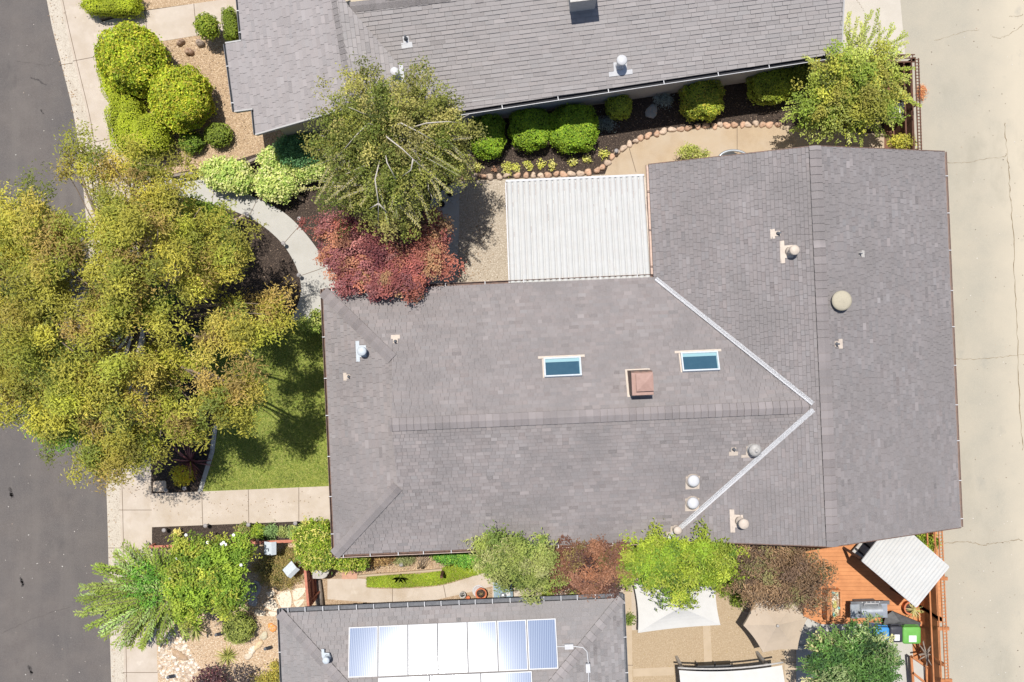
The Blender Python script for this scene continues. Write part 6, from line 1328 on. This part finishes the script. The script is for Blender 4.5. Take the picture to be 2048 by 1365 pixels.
# fountain
t = thing('garden_fountain', 'grey blue square garden fountain with round basins above the solar house gutter', 'fountain', P(1005, 1187)); c = P(1006, 1183, .4)
mb = MB(); mb.box((c.x, c.y, .2), (.72, .72, .36), TH); mb.build('base', M['blueresin'], t); mb = MB(); mb.lathe((c.x + .02, c.y - .08, .38), [(.28, 0), (.30, .06), (.25, .06), (.22, .02), (.02, .02)], 26); mb.build('basin', M['blueresin'], t)
mb = MB(); mb.lathe((c.x + .0, c.y - .14, .40), [(.11, 0), (.12, .10), (.04, .13)], 18); mb.build('basin', M['steel'], t); mb = MB(); mb.box((c.x + .20, c.y - .06, .48), (.16, .14, .1), .2); mb.build('lamp', M['whitemetal'], t)
mb = MB(); mb.box((c.x, c.y + .40, .3), (.62, .10, .3), TH); mb.build('pump_box', M['cover'], t)
# side gate of red wood, red rail fence, split rail fence
def fence_(name, label, pts, h, rails, m, postw=.09, board=None, step=1.8, cap=True, wd=.035):
    ps = [P(x, y, h) for x, y in pts]; t = thing(name, label, 'fence', (ps[0].x, ps[0].y, 0))
    for i in range(len(ps) - 1):
        a, b = ps[i], ps[i + 1]; L_ = (b - a).length; n = max(1, round(L_ / step))
        for k in range(n + (i == len(ps) - 2)):
            p = a.lerp(b, k / n); mb = MB(); mb.box((p.x, p.y, h / 2), (postw, postw, h), 0); mb.build('post', m, t)
        for (z, w_, hh, off) in rails:
            d = (b - a).normalized(); nrm = Vector((-d.y, d.x, 0)) * off; mb = MB(); mb.bar(Vector((a.x, a.y, z)) + nrm, Vector((b.x, b.y, z)) + nrm, w_, hh); mb.build('rail', m, t)
        if board:
            mb = MB(); mb.bar(Vector((a.x, a.y, board / 2 + .03)), Vector((b.x, b.y, board / 2 + .03)), wd, board); mb.build('boards', m, t)
    return t
fence_('low_wood_fence', 'low salmon red wooden rail fence below the narrow bed', [(300, 1094), (602, 1081)], .45, [(.47, .11, .035, 0), (.2, .03, .12, -.03)], M['redwood'], step=2.2)
fence_('side_gate', 'salmon wooden gate fence between the ground cover and side walkway', [(609, 1122), (617, 1214)], 1.5, [(1.52, .09, .035, 0), (.9, .04, .09, .05), (.35, .04, .09, .05)], M['redwood'], board=1.35, step=1.0)
mb = MB(); a = P(622, 1200, .9); mb.bar(P(621, 1200, 1.2), P(642, 1180, .1), .06, .06); tag(mb.build('gate_brace', M['redwood']), 'diagonal brown timber leaning on the salmon gate', 'timber')
mb = MB(); mb.tube([P(634, 1160, .16), P(637, 1185, .16), P(640, 1212, .16)], [.15, .16, .16], 12); tag(mb.build('log', M['greywood']), 'brown log lying inside the salmon gate', 'log')
t = fence_('split_rail_fence', 'weathered grey split rail fence above the variegated shrubs', [(338, 352), (480, 330), (560, 296)], .55, [(.50, .09, .09, 0), (.25, .08, .08, .06)], M['greywood'], postw=.14, step=2.4)
# grey table with rounded corner
t = thing('utility_table', 'grey slab topped utility table under the round yellow green bush', 'table', P(640, 1135)); zt_ = .9
q = smooth_line([(624, 1128), (640, 1120), (660, 1132), (655, 1150), (645, 1157), (624, 1157)], 3); mb = MB(); mb.prism([tuple(p)[:2] for p in PP(q, zt_)], zt_ - .05, zt_); mb.build('table_top', M['greymetal'], t)
for x, y in ((628, 1132), (650, 1135), (628, 1152), (646, 1150)): mb = MB(); a = P(x, y, zt_); mb.tube([(a.x, a.y, 0), (a.x, a.y, zt_ - .05)], .02, 6); mb.build('leg', M['black'], t)
# tin boxes on posts
def tin_box(px, py, rz, label, h=1.25):
    c = P(px, py, h); t = thing('bird_house', label, 'bird house', (c.x, c.y, 0)); mb = MB(); mb.tube([(c.x, c.y, 0), (c.x, c.y, h - .3)], .03, 8); mb.build('post', M['greywood'], t)
    mb = MB(); mb.box((c.x, c.y, h - .2), (.28, .30, .26), rz); mb.build('body', M['greywood'], t)
    for s_ in (-1, 1):
        mb = MB(); u = Vector((math.cos(rz), math.sin(rz), 0)); v = Vector((-math.sin(rz), math.cos(rz), 0)); r_ = c + Vector((0, 0, .04)) + u * .03
        w_ = .30 if s_ < 0 else .15; e = r_ + u * s_ * w_ - Vector((0, 0, .12 if s_ < 0 else .10)); vs = [r_ - v * .24, r_ + v * .24, e + v * .24, e - v * .24]; vs += [p + Vector((0, 0, -.012)) for p in vs]
        f = [[0, 3, 2, 1], [4, 5, 6, 7], [0, 1, 5, 4], [1, 2, 6, 5], [2, 3, 7, 6], [3, 0, 4, 7]]; mb.add(vs, f); mb.build('roof_panel', M['leadtin'], t)
    return t
tin_box(542, 1097, 0.0, 'grey tin roofed bird house upright over the salmon rail'); tin_box(583, 1142, R(-45), 'grey tin roofed bird house turned diagonally over the ground cover', .9)
rosette('dry_palm', 'small brown fan of dry leaves beside the diagonal bird house', 'plant', 568, 1148, 16, .35, .03, [(.40, .26, .12), (.30, .18, .08)], 695, (.1, .8))
t = thing('wire_trellis', 'thin metal wire trellis beside the diagonal bird house', 'trellis', P(594, 1130))
mb = MB(); pts = [P(586, 1138, .2), P(594, 1116, 1.0), P(603, 1130, 1.0), P(592, 1140, .2)]; mb.tube(pts + [pts[0]], .010, 5); mb.build('wire', M['greymetal'], t)
# timber edging, posts, ornaments in the side strip
mb = MB(); mb.bar(P(716, 1152, .06), P(884, 1139, .06), .07, .10); tag(mb.build('timber_edging', M['tanwalk']), 'pale timber edging between the bark strip and the grass', 'edging')
mb = MB(); a = P(886, 1143, 0); mb.box((a.x, a.y, .4), (.10, .10, .8)); tag(mb.build('wooden_post', M['fencewood']), 'short dark brown wooden post at the end of the timber edging', 'post')
t = thing('dragonfly_ornament', 'dark green winged garden ornament over the grass strip', 'ornament', P(802, 1146)); mb = MB(); a = P(802, 1146, 0); mb.tube([a, a + Vector((0, 0, .6))], .012, 6); mb.build('stake', M['black'], t)
for k, an in enumerate((.4, 1.0, 2.2, 2.8)):
    mb = MB(); d = Vector((math.cos(an), -math.sin(an), 0)); s_ = Vector((-d.y, d.x, 0)); p = a + Vector((0, 0, .6)); mb.add([p, p + d * .16 + s_ * .04, p + d * .30, p + d * .16 - s_ * .04], [[0, 1, 2, 3], [3, 2, 1, 0]]); mb.build('wing', M['cover'], t)
bare = thing('bare_twigs', 'bundle of bare curved brown twigs under the lower eave', 'plant', P(850, 1112)); rs = random.Random(77)
for k in range(9):
    mb = MB(); a = P(838 + rs.uniform(-4, 12), 1138, .05); b = P(838 + k * 3.4, 1106, rs.uniform(.3, .6)); mb.tube([a, a.lerp(b, .5) + Vector((rs.uniform(-.15, .15), 0, .2)), b], .010, 5); mb.build('twig', M['bark'], bare)
for i, (x, y, lab) in enumerate([(710, 1207, 'dark animal shaped ornament near the log inside the gate'), (729, 1206, 'dark angular ornament right of the animal shaped one')]):
    mb = MB(); a = P(x, y, 0); mb.tube([(a.x - .06, a.y - .1, .02), (a.x, a.y, .22), (a.x + .05, a.y + .08, .30)], [.07, .08, .03], 8); tag(mb.build('garden_ornament', M['black']), lab, 'ornament')
t = thing('hoop_trellis', 'thin round black hoop beside the fountain', 'trellis', P(1063, 1180)); c = P(1060, 1172, .6); mb = MB()
mb.tube([c + Vector((.32 * math.cos(a * .35), .32 * math.sin(a * .35), 0)) for a in range(19)], .010, 5); mb.build('hoop', M['black'], t); mb = MB(); mb.tube([(c.x, c.y - .32, 0), (c.x, c.y - .32, .6)], .012, 5); mb.build('stake', M['black'], t)
t = thing('wicker_chair', 'pale curved garden chair back showing past the top edge of the middle roof', 'chair', P(1470, 325)); c = P(1467, 318, 1.0)
mb = MB(); mb.tube([c + Vector((.55 * math.cos(R(a)), .32 * math.sin(R(a)), 0)) for a in range(10, 175, 12)], .05, 8); mb.build('backrest', M['steel'], t)
mb = MB(); mb.lathe((c.x, c.y - .05, .42), [(.45, 0), (.45, .06)], 20); mb.build('seat', M['cover'], t)
for k in (-1, 1): mb = MB(); mb.tube([(c.x + k * .35, c.y, 0), (c.x + k * .4, c.y + .12, 1.0)], .03, 6); mb.build('leg', M['steel'], t)

# ---------------------------------------------------------------- lattice topped fences
def lattice_fence(name, label, pts, h, m, inner, stubs=()):
    ps = [P(x, y, h) for x, y in pts]; t = thing(name, label, 'fence', (ps[0].x, ps[0].y, 0))
    for i in range(len(ps) - 1):
        a, b = ps[i], ps[i + 1]; L_ = (b - a).length; d = (b - a).normalized(); nrm = Vector((-d.y, d.x, 0)) * inner; n = max(1, round(L_ / 1.9))
        for k in range(n + 1):
            p = a.lerp(b, k / n); mb = MB(); mb.box((p.x, p.y, h / 2), (.10, .10, h), 0); mb.build('post', m, t)
        z = Vector((0, 0, 1)); A_ = Vector((a.x, a.y, 0)); B_ = Vector((b.x, b.y, 0))
        mb = MB(); mb.bar(A_ + z * (h * .42) - nrm * .0, B_ + z * (h * .42), .03, h * .8); mb.build('boards', m, t)
        for off, zz in ((-.13, h + .03), (.0, h + .05), (.13, h + .03), (.24, h - .35)):
            mb = MB(); mb.bar(A_ + nrm * off + z * zz, B_ + nrm * off + z * zz, .035 if off < .2 else .05, .04); mb.build('rail', m, t)
        k = 0; s_ = .06; mb = MB()
        while s_ < L_:
            p = A_ + d * s_; mb.bar(p - nrm * .14 + z * (h + .072), p + nrm * .02 + z * (h + .072), .03, .02); s_ += .115
        mb.build('lattice', m, t)
    for (x, y) in stubs: mb = MB(); p = P(x, y, h); mb.box((p.x, p.y, h + .0), (.42, .12, .09), 0); mb.build('cross_arm', m, t)
    return t
lattice_fence('lattice_fence', 'dark brown lattice topped fence around the upper right corner', [(1700, 119), (1829, 117), (1835, 300)], 1.85, M['fencewood'], -1)
lattice_fence('lattice_fence', 'orange brown lattice topped fence along the alley at the lower right', [(1876, 1060), (1884, 1240), (1892, 1420)], 1.85, M['orangefence'], -1, stubs=[(1883, 1157), (1886, 1257), (1892, 1361)])
t = thing('wooden_crate_frame', 'brown wooden frame leaning in the upper fence corner', 'frame', P(1800, 175)); mb = MB(); mb.bar(P(1790, 200, .2), P(1822, 172, 1.2), .10, .05); mb.build('brace', M['fencewood'], t)
mb = MB(); a, b = P(1772, 236, .9), P(1824, 232, .9); mb.bar(a, b, .10, .06); mb.build('shelf', M['greywood'], t)
sheet('fence_side_soil', [(1768, 118), (1790, 118), (1790, 300), (1768, 300)], .03, mat('red_brown_soil', (.20, .10, .065), .95, (.14, .07, .05), 8))
sheet('deck_side_boards', [(1822, 1244), (1868, 1244), (1882, 1430), (1832, 1430)], .03, M['orangefence'])
# gate panels at the bottom right
t = thing('glazed_cold_frame', 'orange framed cold frame with two pale panes at the bottom right', 'cold frame', P(1838, 1345))
for (a, b) in (((1822, 1312), (1871, 1345)), ((1822, 1312), (1828, 1390)), ((1853, 1334), (1853, 1390)), ((1824, 1344), (1854, 1368)), ((1871, 1345), (1871, 1390))):
    mb = MB(); mb.bar(P(*a, .6), P(*b, .6), .08, .09); mb.build('frame_bar', M['orangefence'], t)
mb = MB(); mb.prism([tuple(p)[:2] for p in PP([(1825, 1317), (1852, 1336), (1852, 1390), (1828, 1390)], .55)], .5, .55); mb.build('pane', M['greywalk'], t)
t = thing('driftwood_sculpture', 'star shaped grey driftwood piece hanging inside the orange fence', 'sculpture', P(1838, 1300)); c = P(1853, 1307, .9); rs = random.Random(81)
for k in range(12):
    a = rs.uniform(0, 6.28); mb = MB(); mb.tube([c + Vector((rs.uniform(-.1, .1), rs.uniform(-.1, .1), rs.uniform(-.05, .05))), c + Vector((math.cos(a) * .32, math.sin(a) * .46, rs.uniform(-.1, .1)))], [.035, .015], 6); mb.build('branch', M['greywood'], t)
# orange weed on the alley
bush('orange_weed', 'orange dry weed tuft on the alley beside the upper fence', 'plant', [(1843, 185, 8, 14, .08, .08)], 70, 8, .08, .02, [(.62, .27, .10), (.55, .22, .10), (.66, .36, .18)], 699, core=False, cs=.05)
# loose pale grit on the street and the alley
rs = np.random.RandomState(97)
pebbles(170, [(-60, -40), (95, 60), (150, 300), (205, 900), (215, 1365), (-60, 1365)], .012, .028, [(.45, .42, .38), (.30, .28, .25), (.6, .58, .54)], 'street_grit', 'pale grit scattered over the dark street', -.054).__setitem__('category', 'grit')
pebbles(170, [(1840, 20), (2060, 0), (2060, 1365), (1900, 1365), (1930, 700), (1900, 300)], .012, .026, [(.12, .10, .08), (.6, .58, .54), (.2, .16, .12)], 'alley_grit', 'dark and pale grit scattered over the alley', -.018).__setitem__('category', 'grit')

# dry leaf litter caught on the lower roof edges and court
rs2 = np.random.RandomState(101)
def litter(name, label, pts_px, z, n, spread, pal, L=.05):
    C = []
    for k in range(n):
        a = rs2.randint(len(pts_px) - 1); t = rs2.uniform(); x = pts_px[a][0] * (1 - t) + pts_px[a + 1][0] * t + rs2.normal(0, spread); y = pts_px[a][1] * (1 - t) + pts_px[a + 1][1] * t + rs2.normal(0, spread); C.append(tuple(P(x, y, z)))
    o = leaves(name, np.array(C), np.tile([0, 0, 1.], (n, 1)) + rs2.normal(0, .25, (n, 3)), rs2.normal(size=(n, 3)), L, L * .55, pick(rs2, pal, n)); tag(o, label, 'leaf litter', None, 'stuff')
litter('fallen_leaves', 'brown leaves lying on the gravel court below the birch', [(930, 380), (960, 480), (940, 560)], .03, 260, 24, [(.26, .17, .09), (.36, .25, .14), (.16, .11, .06)])
litter('fallen_leaves', 'brown leaves lying on the walkway and sidewalk below the street tree', [(260, 960), (330, 1000), (480, 1010), (640, 1000)], .045, 110, 16, [(.30, .20, .10), (.20, .13, .07)])
litter('fallen_leaves', 'small leaves lying on the tan patio', [(1290, 1290), (1440, 1270), (1560, 1320)], .03, 90, 26, [(.26, .17, .09), (.32, .26, .08)], .04)
litter('fallen_leaves', 'small red leaves lying on the grey path beside the maple', [(640, 520), (680, 570), (700, 590)], .045, 90, 14, [(.26, .08, .06), (.32, .14, .08)], .04)
